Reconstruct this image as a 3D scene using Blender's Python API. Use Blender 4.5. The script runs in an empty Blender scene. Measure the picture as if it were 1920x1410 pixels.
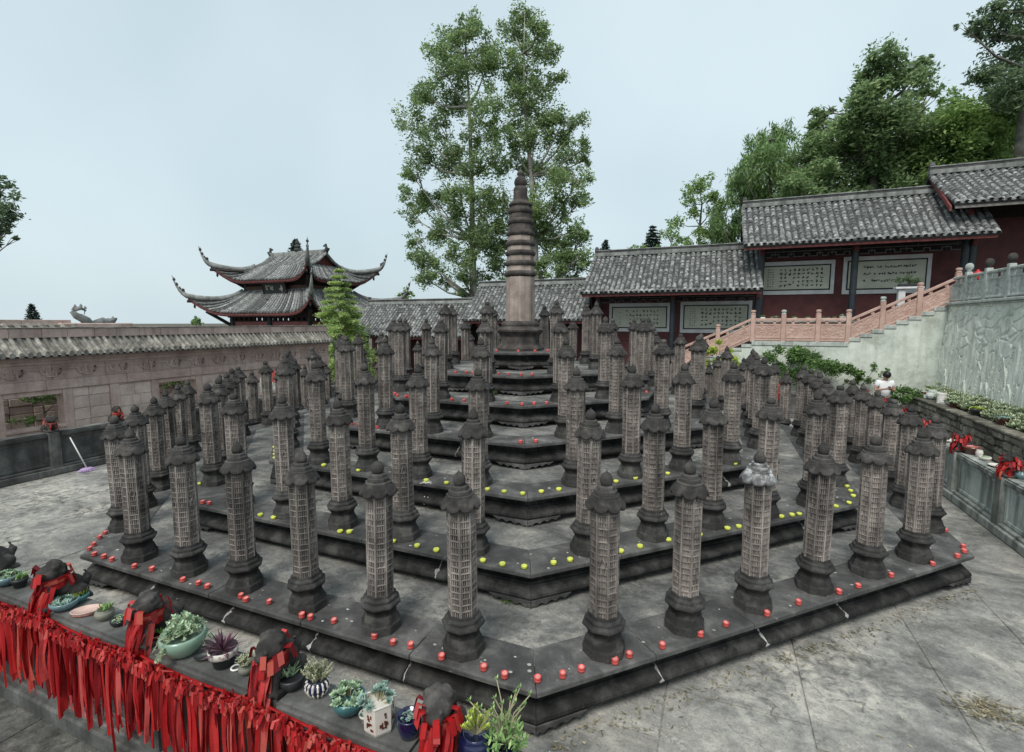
import bpy, bmesh, math, random
import numpy as np
from mathutils import Vector, Matrix, noise as mnoise

sc = bpy.context.scene
C = sc.collection
rad = math.radians
RND = random.Random(7)

# ------------------------------------------------------------------ camera
FPX = 927.7
PITCH = rad(6.166)
HEAD = rad(22.5)
CAM = Vector((4.02, -10.18, 3.135))
cd = bpy.data.cameras.new('camera')
cam = bpy.data.objects.new('camera', cd)
C.objects.link(cam)
cam.location = CAM
cam.rotation_euler = (rad(90) - PITCH, 0, HEAD)
cd.sensor_width = 36
cd.lens = FPX / 1920 * 36
cd.clip_start = .05
cd.clip_end = 4000
sc.camera = cam

# ------------------------------------------------------------------ sky and light
SUN_EL, SUN_AZ = 54, 180
w = bpy.data.worlds.new('World')
sc.world = w
w.use_nodes = True
nt = w.node_tree
bg = nt.nodes['Background']
sky = nt.nodes.new('ShaderNodeTexSky')
sky.sky_type = 'NISHITA'
sky.sun_disc = False
sky.sun_elevation = rad(SUN_EL)
sky.sun_rotation = rad(SUN_AZ)
sky.air_density = 1.2
sky.dust_density = 4
sky.ozone_density = 1.5
hs = nt.nodes.new('ShaderNodeVectorMath')
hs.operation = 'SCALE'
hs.inputs['Scale'].default_value = .09
nt.links.new(sky.outputs[0], hs.inputs[0])
mixw = nt.nodes.new('ShaderNodeMix')
mixw.data_type = 'RGBA'
mixw.inputs['Factor'].default_value = .88
nt.links.new(hs.outputs[0], mixw.inputs['A'])
tcw = nt.nodes.new('ShaderNodeTexCoord')
nzw = nt.nodes.new('ShaderNodeTexNoise')
nzw.inputs['Scale'].default_value = 1.6
nzw.inputs['Detail'].default_value = 3
nt.links.new(tcw.outputs['Generated'], nzw.inputs['Vector'])
crw = nt.nodes.new('ShaderNodeValToRGB')
crw.color_ramp.elements[0].position = .3
crw.color_ramp.elements[0].color = (.31, .385, .42, 1)
crw.color_ramp.elements[1].position = .7
crw.color_ramp.elements[1].color = (.41, .482, .508, 1)
nt.links.new(nzw.outputs['Fac'], crw.inputs[0])
nt.links.new(crw.outputs[0], mixw.inputs['B'])
nt.links.new(mixw.outputs['Result'], bg.inputs['Color'])
bg.inputs['Strength'].default_value = 1.0

sd = bpy.data.lights.new('sun', 'SUN')
sd.energy = 1.5
sd.angle = rad(25)
sd.color = (1, .96, .9)
sun = bpy.data.objects.new('sun', sd)
C.objects.link(sun)
_az = rad(SUN_AZ)
_dir = Vector((math.sin(_az) * math.cos(rad(SUN_EL)), math.cos(_az) * math.cos(rad(SUN_EL)), math.sin(rad(SUN_EL))))
sun.rotation_euler = _dir.to_track_quat('Z', 'Y').to_euler()
sun.location = (0, 0, 40)

sc.view_settings.view_transform = 'Standard'
sc.view_settings.look = 'None'
sc.view_settings.exposure = 0.9
sc.view_settings.gamma = 1
sc.view_settings.use_curve_mapping = False

# ------------------------------------------------------------------ helpers
_ca, _sa = math.cos(HEAD), math.sin(HEAD)


def ray(px, py):
    u = (px - 960) / FPX
    v = (705 - py) / FPX
    a, b, c = u, math.cos(PITCH) + v * math.sin(PITCH), -math.sin(PITCH) + v * math.cos(PITCH)
    return Vector((_ca * a - _sa * b, _sa * a + _ca * b, c))


def at(px, py, x=None, y=None, z=None):
    """point of the place seen at a photo pixel, on the plane x=, y= or z="""
    d = ray(px, py)
    t = (x - CAM.x) / d.x if x is not None else (y - CAM.y) / d.y if y is not None else (z - CAM.z) / d.z
    return CAM + d * t


def tag(o, label=None, cat=None, group=None, kind=None):
    if label: o['label'] = label
    if cat: o['category'] = cat
    if group: o['group'] = group
    if kind: o['kind'] = kind
    return o


def obj(name, me, mat=None, parent=None, loc=(0, 0, 0), rot=(0, 0, 0), scale=(1, 1, 1)):
    if mat is not None and me is not None and not me.materials:
        me.materials.append(mat)
    o = bpy.data.objects.new(name, me)
    C.objects.link(o)
    o.parent = parent
    o.location = loc
    o.rotation_euler = rot
    o.scale = scale
    return o


def thing(name, label, cat, loc=(0, 0, 0), rz=0, group=None, scale=1.0):
    o = obj(name, None, None, None, loc, (0, 0, rz), (scale,) * 3)
    o.empty_display_size = .1
    return tag(o, label, cat, group)


class B:
    def __init__(s):
        s.v = []
        s.f = []

    def add(s, vs, fs):
        n = len(s.v)
        s.v += [tuple(p) for p in vs]
        s.f += [tuple(i + n for i in f) for f in fs]
        return s

    def box(s, c, d, rz=0, top=1.0, rot=None):
        x, y, z = d[0] / 2, d[1] / 2, d[2] / 2
        vs = [(-x, -y, -z), (x, -y, -z), (x, y, -z), (-x, y, -z), (-x * top, -y * top, z), (x * top, -y * top, z), (x * top, y * top, z), (-x * top, y * top, z)]
        if rot is not None:
            vs = [rot @ Vector(p) for p in vs]
        elif rz:
            cs, sn = math.cos(rz), math.sin(rz)
            vs = [(p[0] * cs - p[1] * sn, p[0] * sn + p[1] * cs, p[2]) for p in vs]
        vs = [(p[0] + c[0], p[1] + c[1], p[2] + c[2]) for p in vs]
        return s.add(vs, [(0, 3, 2, 1), (4, 5, 6, 7), (0, 1, 5, 4), (1, 2, 6, 5), (2, 3, 7, 6), (3, 0, 4, 7)])

    def box2(s, x0, x1, y0, y1, z0, z1):
        return s.box(((x0 + x1) / 2, (y0 + y1) / 2, (z0 + z1) / 2), (x1 - x0, y1 - y0, z1 - z0))

    def lathe(s, prof, n=16, c=(0, 0, 0), off=0.0, cap=True, sy=1.0):
        vs = []
        for r, z in prof:
            for i in range(n):
                a = off + 2 * math.pi * i / n
                vs.append((c[0] + r * math.cos(a), c[1] + r * math.sin(a) * sy, c[2] + z))
        fs = []
        for k in range(len(prof) - 1):
            for i in range(n):
                j = (i + 1) % n
                fs.append((k * n + i, k * n + j, (k + 1) * n + j, (k + 1) * n + i))
        if cap:
            fs.append(tuple(range(n - 1, -1, -1)))
            m = (len(prof) - 1) * n
            fs.append(tuple(range(m, m + n)))
        return s.add(vs, fs)

    def tube(s, path, r, n=6):
        path = [Vector(p) for p in path]
        rs = r if isinstance(r, (list, tuple)) else [r] * len(path)
        vs = []
        for k, p in enumerate(path):
            t = (path[min(k + 1, len(path) - 1)] - path[max(k - 1, 0)])
            if t.length < 1e-9: t = Vector((0, 0, 1))
            t.normalize()
            a = t.cross(Vector((0, 0, 1)))
            if a.length < .05: a = t.cross(Vector((1, 0, 0)))
            a.normalize()
            b = t.cross(a)
            for i in range(n):
                q = 2 * math.pi * i / n
                vs.append(p + (a * math.cos(q) + b * math.sin(q)) * rs[k])
        fs = []
        for k in range(len(path) - 1):
            for i in range(n):
                j = (i + 1) % n
                fs.append((k * n + i, (k + 1) * n + i, (k + 1) * n + j, k * n + j))
        m = (len(path) - 1) * n
        fs.append(tuple(range(n)))
        fs.append(tuple(range(m + n - 1, m - 1, -1)))
        return s.add(vs, fs)

    def ext(s, poly, vec):
        n = len(poly)
        p2 = [tuple(Vector(p) + Vector(vec)) for p in poly]
        fs = [tuple(range(n - 1, -1, -1)), tuple(range(n, 2 * n))]
        for i in range(n):
            j = (i + 1) % n
            fs.append((i, j, n + j, n + i))
        return s.add(list(poly) + p2, fs)

    def sweep(s, poly_at, params, closed=True):
        """poly_at(t) -> list of points; joins consecutive outlines, caps the ends"""
        rows = [poly_at(t) for t in params]
        n = len(rows[0])
        vs = [p for r in rows for p in r]
        fs = []
        for k in range(len(rows) - 1):
            for i in range(n if closed else n - 1):
                j = (i + 1) % n
                fs.append((k * n + i, k * n + j, (k + 1) * n + j, (k + 1) * n + i))
        if closed:
            fs.append(tuple(range(n - 1, -1, -1)))
            m = (len(rows) - 1) * n
            fs.append(tuple(range(m, m + n)))
        return s.add(vs, fs)

    def ball(s, c, r, seg=10, ring=6, sq=(1, 1, 1)):
        vs = [(c[0], c[1], c[2] - r * sq[2])]
        for k in range(1, ring):
            a = -math.pi / 2 + math.pi * k / ring
            for i in range(seg):
                q = 2 * math.pi * i / seg
                vs.append((c[0] + r * sq[0] * math.cos(a) * math.cos(q), c[1] + r * sq[1] * math.cos(a) * math.sin(q), c[2] + r * sq[2] * math.sin(a)))
        vs.append((c[0], c[1], c[2] + r * sq[2]))
        fs = []
        for i in range(seg):
            fs.append((0, 1 + (i + 1) % seg, 1 + i))
        for k in range(ring - 2):
            for i in range(seg):
                j = (i + 1) % seg
                fs.append((1 + k * seg + i, 1 + k * seg + j, 1 + (k + 1) * seg + j, 1 + (k + 1) * seg + i))
        m = 1 + (ring - 2) * seg
        for i in range(seg):
            fs.append((m + i, m + (i + 1) % seg, len(vs) - 1))
        return s.add(vs, fs)

    def mesh(s, name, mat=None, bevel=0, smooth=False, seg=1, fix=True):
        me = bpy.data.meshes.new(name)
        me.from_pydata(s.v, [], s.f)
        if bevel or fix:
            bm = bmesh.new()
            bm.from_mesh(me)
            if fix:
                bmesh.ops.recalc_face_normals(bm, faces=bm.faces)
            if bevel:
                es = [e for e in bm.edges if len(e.link_faces) == 2 and e.calc_face_angle(0) > rad(28)]
                bmesh.ops.bevel(bm, geom=es, offset=bevel, segments=seg, affect='EDGES', clamp_overlap=True)
            bm.to_mesh(me)
            bm.free()
        if smooth:
            for p in me.polygons: p.use_smooth = True
        if mat is not None: me.materials.append(mat)
        return me

    def build(s, name, mat, parent=None, loc=(0, 0, 0), rot=(0, 0, 0), bevel=0, smooth=False, seg=1, fix=True):
        return obj(name, s.mesh(name, mat, bevel, smooth, seg, fix), None, parent, loc, rot)


def quads_mesh(name, P, mat):
    """P: (n, k, 3) array of k-gons, each an island"""
    n, k = P.shape[:2]
    me = bpy.data.meshes.new(name)
    me.vertices.add(n * k)
    me.vertices.foreach_set('co', P.reshape(-1).astype(np.float32))
    me.loops.add(n * k)
    me.loops.foreach_set('vertex_index', np.arange(n * k, dtype=np.int32))
    me.polygons.add(n)
    me.polygons.foreach_set('loop_start', np.arange(0, n * k, k, dtype=np.int32))
    me.update(calc_edges=True)
    me.materials.append(mat)
    return me


# ------------------------------------------------------------------ materials
def new_mat(name):
    m = bpy.data.materials.new(name)
    m.use_nodes = True
    return m, m.node_tree, m.node_tree.nodes['Principled BSDF']


def lin(c):
    return tuple(c) + (1,) if len(c) == 3 else tuple(c)


def ramp(nt, fac, stops):
    r = nt.nodes.new('ShaderNodeValToRGB')
    e = r.color_ramp.elements
    while len(e) < len(stops): e.new(.5)
    for k, (p, c) in enumerate(stops):
        e[k].position = p
        e[k].color = lin(c)
    nt.links.new(fac, r.inputs[0])
    return r.outputs[0]


def noise(nt, scale, detail=4, rough=.55, vec=None, dist=0, stretch=None):
    n = nt.nodes.new('ShaderNodeTexNoise')
    n.inputs['Scale'].default_value = scale
    n.inputs['Detail'].default_value = detail
    n.inputs['Roughness'].default_value = rough
    n.inputs['Distortion'].default_value = dist
    if vec is None:
        g = nt.nodes.new('ShaderNodeNewGeometry')
        vec = g.outputs['Position']
    if stretch:
        mp = nt.nodes.new('ShaderNodeMapping')
        mp.inputs['Scale'].default_value = stretch
        nt.links.new(vec, mp.inputs[0])
        vec = mp.outputs[0]
    nt.links.new(vec, n.inputs['Vector'])
    return n.outputs['Fac']


def mixc(nt, fac, a, b, mode='MIX'):
    m = nt.nodes.new('ShaderNodeMix')
    m.data_type = 'RGBA'
    m.blend_type = mode
    for s, v in (('Factor', fac), ('A', a), ('B', b)):
        if hasattr(v, 'links') or hasattr(v, 'is_linked'):
            nt.links.new(v, m.inputs[s])
        elif s == 'Factor':
            m.inputs[s].default_value = v
        else:
            m.inputs[s].default_value = lin(v)
    return m.outputs['Result']


def vary(nt, col, amt):
    """brightness change per object and per loose piece"""
    oi = nt.nodes.new('ShaderNodeObjectInfo')
    g = nt.nodes.new('ShaderNodeNewGeometry')
    ad = nt.nodes.new('ShaderNodeMath')
    ad.operation = 'ADD'
    nt.links.new(oi.outputs['Random'], ad.inputs[0])
    nt.links.new(g.outputs['Random Per Island'], ad.inputs[1])
    fr = nt.nodes.new('ShaderNodeMath')
    fr.operation = 'FRACT'
    nt.links.new(ad.outputs[0], fr.inputs[0])
    mr = nt.nodes.new('ShaderNodeMapRange')
    mr.inputs['To Min'].default_value = 1 - amt
    mr.inputs['To Max'].default_value = 1 + amt
    nt.links.new(fr.outputs[0], mr.inputs[0])
    h = nt.nodes.new('ShaderNodeVectorMath')
    h.operation = 'SCALE'
    nt.links.new(col, h.inputs[0])
    nt.links.new(mr.outputs[0], h.inputs['Scale'])
    return h.outputs[0]


def bump(nt, bs, hgt, strength=.4, dist=.01):
    b = nt.nodes.new('ShaderNodeBump')
    b.inputs['Strength'].default_value = strength
    b.inputs['Distance'].default_value = dist
    nt.links.new(hgt, b.inputs['Height'])
    nt.links.new(b.outputs[0], bs.inputs['Normal'])


def stone(name, cols, scale=2.5, fine=45, rough=.85, amt=.12, bstr=.5, bdist=.008, streak=None, specks=None, spos=.66, stretch=None, spec=.3, worn=None):
    """cols: three colours from dark to light; streak: (colour, amount) of vertical run-off stains; specks: colour of lichen"""
    m, nt, bs = new_mat(name)
    n1 = noise(nt, scale, 6, .62, dist=.3, stretch=stretch)
    n2 = noise(nt, fine, 5, .65)
    c = ramp(nt, n1, [(.28, cols[0]), (.5, cols[1]), (.74, cols[2])])
    c = mixc(nt, .55, c, ramp(nt, n2, [(.25, (.35, .35, .35)), (.5, (.5, .5, .5)), (.8, (.68, .68, .68))]), 'OVERLAY')
    if streak:
        n3 = noise(nt, 6, 4, .6, stretch=(1, 1, .09))
        f = ramp(nt, n3, [(.48, (0, 0, 0)), (.68, (streak[1],) * 3)])
        c = mixc(nt, f, c, streak[0])
    if specks:
        n4 = noise(nt, fine * .35, 3, .7)
        f = ramp(nt, n4, [(spos, (0, 0, 0)), (spos + .07, (.8, .8, .8))])
        n5 = noise(nt, scale * .8, 3, .5)
        f2 = ramp(nt, n5, [(.45, (0, 0, 0)), (.62, (1, 1, 1))])
        f = mixc(nt, 1.0, f, f2, 'MULTIPLY')
        c = mixc(nt, f, c, specks)
    if worn:      # rubbed arrises
        gp = nt.nodes.new('ShaderNodeNewGeometry')
        f = ramp(nt, gp.outputs['Pointiness'], [(.53, (0, 0, 0)), (.6, (1, 1, 1))])
        f = mixc(nt, 1.0, f, ramp(nt, n2, [(.35, (.15, .15, .15)), (.6, (.85, .85, .85))]), 'MULTIPLY')
        c = mixc(nt, f, c, worn)
    if amt: c = vary(nt, c, amt)
    nt.links.new(c, bs.inputs['Base Color'])
    bs.inputs['Roughness'].default_value = rough
    bs.inputs['Specular IOR Level'].default_value = spec
    ad = nt.nodes.new('ShaderNodeMath')
    ad.operation = 'MULTIPLY_ADD'
    nt.links.new(n1, ad.inputs[0])
    ad.inputs[1].default_value = .8
    nt.links.new(n2, ad.inputs[2])
    bump(nt, bs, ad.outputs[0], bstr, bdist)
    return m


def plain(name, col, rough=.6, amt=.1, nscale=20, nmix=.25, spec=.4, coat=0, bstr=.15):
    m, nt, bs = new_mat(name)
    n1 = noise(nt, nscale, 4, .6)
    d = tuple(v * (1 - nmix) for v in col)
    e = tuple(min(1, v * (1 + nmix)) for v in col)
    c = ramp(nt, n1, [(.3, d), (.7, e)])
    if amt: c = vary(nt, c, amt)
    nt.links.new(c, bs.inputs['Base Color'])
    bs.inputs['Roughness'].default_value = rough
    bs.inputs['Specular IOR Level'].default_value = spec
    bs.inputs['Coat Weight'].default_value = coat
    bs.inputs['Coat Roughness'].default_value = .08
    if bstr: bump(nt, bs, n1, bstr, .004)
    return m


def leafmat(name, a, b, c, trans=.35, rough=.5, patch=.25):
    m, nt, bs = new_mat(name)
    g = nt.nodes.new('ShaderNodeNewGeometry')
    col = ramp(nt, g.outputs['Random Per Island'], [(.05, a), (.5, b), (.95, c)])
    n1 = noise(nt, patch, 2, .5)
    col = mixc(nt, .6, col, ramp(nt, n1, [(.3, (.34, .36, .33)), (.7, (.64, .66, .58))]), 'OVERLAY')
    nt.links.new(col, bs.inputs['Base Color'])
    bs.inputs['Roughness'].default_value = rough
    bs.inputs['Specular IOR Level'].default_value = .3
    tr = nt.nodes.new('ShaderNodeBsdfTranslucent')
    nt.links.new(col, tr.inputs['Color'])
    mx = nt.nodes.new('ShaderNodeMixShader')
    mx.inputs[0].default_value = trans
    nt.links.new(bs.outputs[0], mx.inputs[1])
    nt.links.new(tr.outputs[0], mx.inputs[2])
    nt.links.new(mx.outputs[0], nt.nodes['Material Output'].inputs['Surface'])
    return m


M = {}
M['dark'] = stone('dark_weathered_stone', [(.013, .013, .013), (.034, .033, .032), (.1, .096, .09)], 7.0, 70, .8, .22, .5, .006, specks=(.26, .26, .24), spos=.66, worn=(.095, .092, .088))
M['riser'] = stone('black_riser_stone', [(.008, .008, .008), (.02, .0196, .019), (.065, .063, .06)], 5.0, 60, .75, .2, .9, .008, streak=((.12, .12, .11), .35), specks=(.2, .2, .19), spos=.68)  # risers in a blacker tone than the coping and pillar bases
M['cap'] = stone('pillar_cap_stone', [(.016, .015, .014), (.041, .038, .036), (.11, .102, .094)], 9, 80, .88, .3, .5, .006, specks=(.2, .2, .19), spos=.72, worn=(.085, .08, .075))
M['shaft'] = stone('carved_shaft_stone', [(.12, .107, .099), (.255, .224, .204), (.41, .365, .33)], 4.5, 60, .9, .34, .6, .004, streak=((.05, .046, .043), .85), specks=(.55, .5, .43), spos=.68)
M['shaft_edge'] = stone('worn_frame_stone', [(.125, .111, .102), (.262, .231, .21), (.41, .366, .33)], 4.5, 60, .9, .34, .5, .003, streak=((.06, .055, .052), .8))
M['cap_white'] = stone('white_splashed_cap_stone', [(.025, .025, .025), (.17, .17, .17), (.68, .68, .66)], 12, 60, .8, 0, .5, .005)
M['coping'] = stone('coping_stone', [(.034, .034, .033), (.08, .079, .077), (.2, .196, .187)], 3.2, 50, .7, .16, .7, .008, specks=(.4, .4, .37), spos=.66)
def paving(name, dark, mid, pale, scale, patch, amt):
    """worn sandstone: mottled, scuffed, with cracks and flaked pale patches"""
    m, nt, bs = new_mat(name)
    n1 = noise(nt, scale, 9, .7, dist=.35, stretch=(1, 1.4, 1))
    n2 = noise(nt, scale * 8, 9, .74, dist=.25)
    n3 = noise(nt, scale * .5, 7, .66, dist=.4)
    n4 = noise(nt, scale * 60, 4, .7)
    c = ramp(nt, n1, [(.3, dark), (.5, mid), (.68, tuple(.5 * (a + b) for a, b in zip(mid, pale)))])
    c = mixc(nt, .75, c, ramp(nt, n2, [(.28, (.22, .22, .22)), (.5, (.5, .5, .5)), (.72, (.78, .78, .76))]), 'OVERLAY')
    c = mixc(nt, .5, c, ramp(nt, n4, [(.3, (.3, .3, .3)), (.7, (.7, .7, .7))]), 'OVERLAY')
    f = mixc(nt, 1.0, ramp(nt, n3, [(.52, (0, 0, 0)), (.66, (1, 1, 1))]), ramp(nt, n2, [(.42, (0, 0, 0)), (.62, (1, 1, 1))]), 'MULTIPLY')
    f = mixc(nt, 1.0, f, (patch,) * 3, 'MULTIPLY')
    c = mixc(nt, f, c, pale)
    v = nt.nodes.new('ShaderNodeTexVoronoi')
    v.feature = 'DISTANCE_TO_EDGE'
    v.inputs['Scale'].default_value = scale * .9
    g = nt.nodes.new('ShaderNodeNewGeometry')
    nv = nt.nodes.new('ShaderNodeTexNoise')
    nv.inputs['Scale'].default_value = scale * 2.2
    nv.inputs['Detail'].default_value = 6
    nt.links.new(g.outputs['Position'], nv.inputs['Vector'])
    ad = nt.nodes.new('ShaderNodeVectorMath')
    ad.operation = 'MULTIPLY_ADD'
    ad.inputs[1].default_value = (.9, .9, .9)
    nt.links.new(nv.outputs['Color'], ad.inputs[0])
    nt.links.new(g.outputs['Position'], ad.inputs[2])
    nt.links.new(ad.outputs[0], v.inputs['Vector'])
    cr = ramp(nt, v.outputs['Distance'], [(.002, (1, 1, 1)), (.009, (0, 0, 0))])
    cf = mixc(nt, 1.0, cr, ramp(nt, n3, [(.5, (0, 0, 0)), (.6, (.6, .6, .6))]), 'MULTIPLY')
    c = mixc(nt, cf, c, tuple(q * .45 for q in dark))
    for (nn, p_) in ((n3, .47), (n1, .585), (n1, .44)):      # lips of flaked layers
        ln_ = ramp(nt, nn, [(p_ - .012, (0, 0, 0)), (p_, (.62, .62, .62)), (p_ + .004, (0, 0, 0))])
        ln_ = mixc(nt, 1.0, ln_, ramp(nt, n2, [(.42, (0, 0, 0)), (.58, (1, 1, 1))]), 'MULTIPLY')
        c = mixc(nt, ln_, c, tuple(q * .4 for q in dark))
    if amt: c = vary(nt, c, amt)
    nt.links.new(c, bs.inputs['Base Color'])
    bs.inputs['Roughness'].default_value = .8
    bs.inputs['Specular IOR Level'].default_value = .3
    h = nt.nodes.new('ShaderNodeMath')
    h.operation = 'MULTIPLY_ADD'
    nt.links.new(n2, h.inputs[0])
    h.inputs[1].default_value = .9
    nt.links.new(n1, h.inputs[2])
    bump(nt, bs, h.outputs[0], .9, .02)
    return m


M['infill'] = paving('terrace_paving', (.055, .055, .052), (.165, .163, .155), (.5, .475, .42), 1.6, .9, 0)
M['floor'] = paving('court_paving', (.075, .075, .07), (.235, .232, .217), (.6, .565, .49), .95, .85, .1)
M['walkway'] = paving('wet_painted_shade_paving', (.03, .03, .028), (.085, .084, .077), (.26, .25, .22), 1.3, .7, .1)  # wet stone and shade on the near walkway painted in as darker colour
M['ground'] = stone('earth', [(.06, .055, .045), (.1, .09, .07), (.16, .14, .11)], .5, 8, .95, 0, .4, .02)
M['mortar'] = stone('lime_mortar', [(.2, .2, .19), (.35, .35, .33), (.55, .55, .52)], 12, 60, .9, .2, .4, .004)
M['balus'] = stone('grey_balustrade_stone', [(.045, .045, .043), (.1, .1, .095), (.2, .2, .19)], 3, 40, .85, .1, .5, .006, streak=((.03, .03, .028), .6))
M['balus_pale'] = stone('pale_weathered_rail', [(.13, .14, .13), (.28, .3, .275), (.46, .48, .44)], 3, 40, .85, .1, .5, .006, streak=((.05, .052, .048), .7))
M['balus_green'] = stone('pale_green_render', [(.3, .34, .31), (.5, .55, .51), (.64, .68, .64)], 1.6, 35, .88, .06, .35, .004, streak=((.06, .065, .06), .75))
M['wallstone'] = stone('pink_sandstone', [(.34, .245, .215), (.5, .375, .332), (.62, .49, .435)], 1.8, 30, .9, .12, .45, .006, streak=((.2, .155, .14), .4))
M['wallblock'] = stone('pale_sandstone_block', [(.43, .33, .288), (.58, .46, .405), (.7, .585, .515)], 2.5, 30, .9, .16, .45, .006)
M['walltile'] = stone('lichened_cap_tile', [(.09, .085, .076), (.2, .19, .168), (.42, .395, .345)], 6, 45, .88, .3, .5, .006, specks=(.5, .48, .4), spos=.64)
M['tile'] = stone('grey_roof_tile', [(.06, .062, .062), (.165, .17, .167), (.4, .405, .39)], 9, 50, .9, .5, .5, .006, specks=(.5, .51, .48), spos=.62)
M['tiledeck'] = stone('grey_pan_tile', [(.03, .031, .031), (.06, .062, .061), (.12, .122, .12)], 5, 40, .9, .1, .4, .006)
M['ridge'] = stone('ridge_plaster', [(.12, .125, .12), (.23, .24, .23), (.38, .39, .37)], 2.5, 40, .9, .12, .4, .005, streak=((.06, .06, .058), .6))
M['red'] = plain('maroon_paint', (.085, .022, .022), .65, .1, 3, .3)
M['redtrim'] = plain('red_eave_paint', (.13, .03, .028), .6, .15, 6, .35)
M['black'] = plain('blue_black_lacquer', (.018, .024, .03), .45, .1, 6, .4)
M['darkwood'] = plain('dark_timber', (.022, .016, .015), .8, .1, 8, .4)
M['beige'] = plain('pale_eave_board', (.3, .27, .25), .8, .08, 5, .25)
M['paper'] = plain('calligraphy_paper', (.5, .51, .42), .8, .04, 2.5, .12, bstr=0)
M['ink'] = plain('black_ink', (.02, .02, .022), .7, 0, 5, .1, bstr=0)
M['mount'] = plain('white_plaster_mount', (.6, .6, .6), .85, .05, 3, .15)
M['lattice'] = plain('grey_lattice', (.1, .1, .105), .7, .1, 8, .2)
M['gold'] = plain('dull_gilt', (.32, .3, .24), .5, 0, 8, .2)
M['plaster'] = stone('mossy_white_plaster', [(.32, .35, .3), (.56, .6, .54), (.72, .75, .69)], 1.7, 22, .9, 0, .4, .006, streak=((.3, .3, .26), .3), specks=(.26, .27, .22), spos=.62)
M['relief'] = stone('carved_relief_stone', [(.46, .49, .43), (.66, .69, .62), (.76, .78, .72)], 1.8, 30, .9, 0, .4, .006, streak=((.24, .26, .25), .4))
M['pink'] = stone('pink_railing_stone', [(.38, .24, .198), (.48, .325, .272), (.58, .42, .36)], 3, 50, .8, .06, .35, .004)
M['greystone'] = stone('pale_grey_granite', [(.28, .31, .29), (.42, .45, .42), (.55, .58, .54)], 4, 50, .85, .08, .4, .004, streak=((.15, .16, .15), .5))
M['planterstone'] = stone('rough_planter_stone', [(.06, .056, .045), (.16, .15, .122), (.34, .32, .27)], 5, 30, .92, .4, .7, .015)
M['rib'] = None
M['terracotta'] = plain('brown_glazed_pot', (.1, .03, .018), .25, 0, 10, .2, .5, .4)
M['celadon'] = plain('celadon_glaze', (.22, .33, .25), .2, 0, 8, .12, .5, .5)
M['teal'] = plain('teal_glaze', (.04, .13, .14), .25, 0, 10, .3, .5, .4)
M['bluegrey'] = plain('blue_grey_glaze', (.12, .2, .22), .25, 0, 12, .3, .5, .4)
M['navy'] = plain('navy_glaze', (.006, .01, .05), .12, 0, 10, .2, .5, .6)
M['whitepot'] = plain('white_ceramic', (.62, .58, .52), .3, 0, 14, .08, .5, .3)
M['darkpot'] = plain('charcoal_pot', (.03, .032, .034), .4, 0, 12, .3)
M['olive'] = plain('olive_pot', (.2, .2, .16), .5, 0, 12, .2)
M['soil'] = stone('potting_soil', [(.03, .024, .02), (.06, .05, .04), (.15, .12, .1)], 40, 160, .95, 0, .8, .01)
M['pinkdish'] = plain('pale_pink_dish', (.55, .38, .33), .4, 0, 14, .15)
M['redsoil'] = plain('reddish_gravel', (.45, .16, .12), .8, 0, 60, .5)
M['candle_red'] = plain('red_candle_cup', (.62, .1, .09), .35, .15, 30, .1, .5)
M['candle_pink'] = plain('pink_wax', (.72, .34, .31), .5, .1, 30, .15)
M['candle_yellow'] = plain('yellow_candle_cup', (.66, .7, .1), .4, .1, 30, .08, .5)
M['candle_pale'] = plain('pale_yellow_wax', (.62, .68, .2), .5, .1, 30, .1)
M['whiteplastic'] = plain('white_plastic', (.75, .73, .7), .4, 0, 30, .05)
M['purple'] = plain('lilac_mop', (.42, .3, .5), .8, 0, 60, .2)
M['skin'] = plain('skin', (.42, .25, .18), .55, 0, 30, .08)
M['hair'] = plain('black_hair', (.01, .009, .009), .5, 0, 60, .3)
M['shirt'] = plain('white_cotton', (.78, .79, .8), .85, 0, 20, .04)
M['trousers'] = plain('dark_trousers', (.03, .035, .045), .85, 0, 20, .15)
M['phone'] = plain('black_phone', (.01, .01, .012), .2, 0, 20, .1)
M['bark'] = stone('grey_bark', [(.07, .065, .055), (.15, .14, .12), (.26, .24, .21)], 3, 30, .9, .1, .6, .01)
M['bark_pale'] = stone('pale_eucalyptus_bark', [(.16, .155, .14), (.28, .27, .24), (.42, .4, .36)], 2, 30, .85, .1, .4, .008)
M['euca'] = leafmat('eucalyptus_leaf', (.11, .175, .085), (.22, .31, .145), (.4, .5, .23), .55)
M['camphor'] = leafmat('camphor_leaf', (.12, .19, .09), (.22, .32, .15), (.4, .5, .26), .58)
M['bright'] = leafmat('bright_green_leaf', (.12, .2, .065), (.23, .35, .12), (.4, .53, .2), .55)
M['darkleaf'] = leafmat('dark_green_leaf', (.07, .11, .065), (.13, .19, .11), (.25, .33, .19), .5)
M['willow'] = leafmat('willow_leaf', (.12, .2, .08), (.21, .33, .14), (.36, .48, .22), .5)
M['meta'] = leafmat('redwood_leaf', (.26, .36, .13), (.42, .54, .22), (.6, .7, .34), .6, patch=1)
M['fir'] = leafmat('fir_needle', (.014, .034, .026), (.026, .055, .04), (.05, .09, .06), .15)
M['shrub'] = leafmat('shrub_leaf', (.06, .12, .04), (.13, .24, .08), (.28, .4, .16), .45, patch=2)
M['succ'] = leafmat('pale_succulent', (.2, .3, .2), (.32, .44, .3), (.5, .6, .42), .15, patch=4)
M['succ_blue'] = leafmat('blue_succulent', (.17, .27, .25), (.27, .39, .36), (.42, .54, .48), .12, patch=4)
M['succ_green'] = leafmat('green_succulent', (.12, .24, .07), (.22, .36, .13), (.4, .52, .24), .2, patch=4)
M['succ_yellow'] = leafmat('yellow_green_sedum', (.28, .36, .05), (.42, .52, .09), (.58, .66, .16), .25, patch=4)
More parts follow.
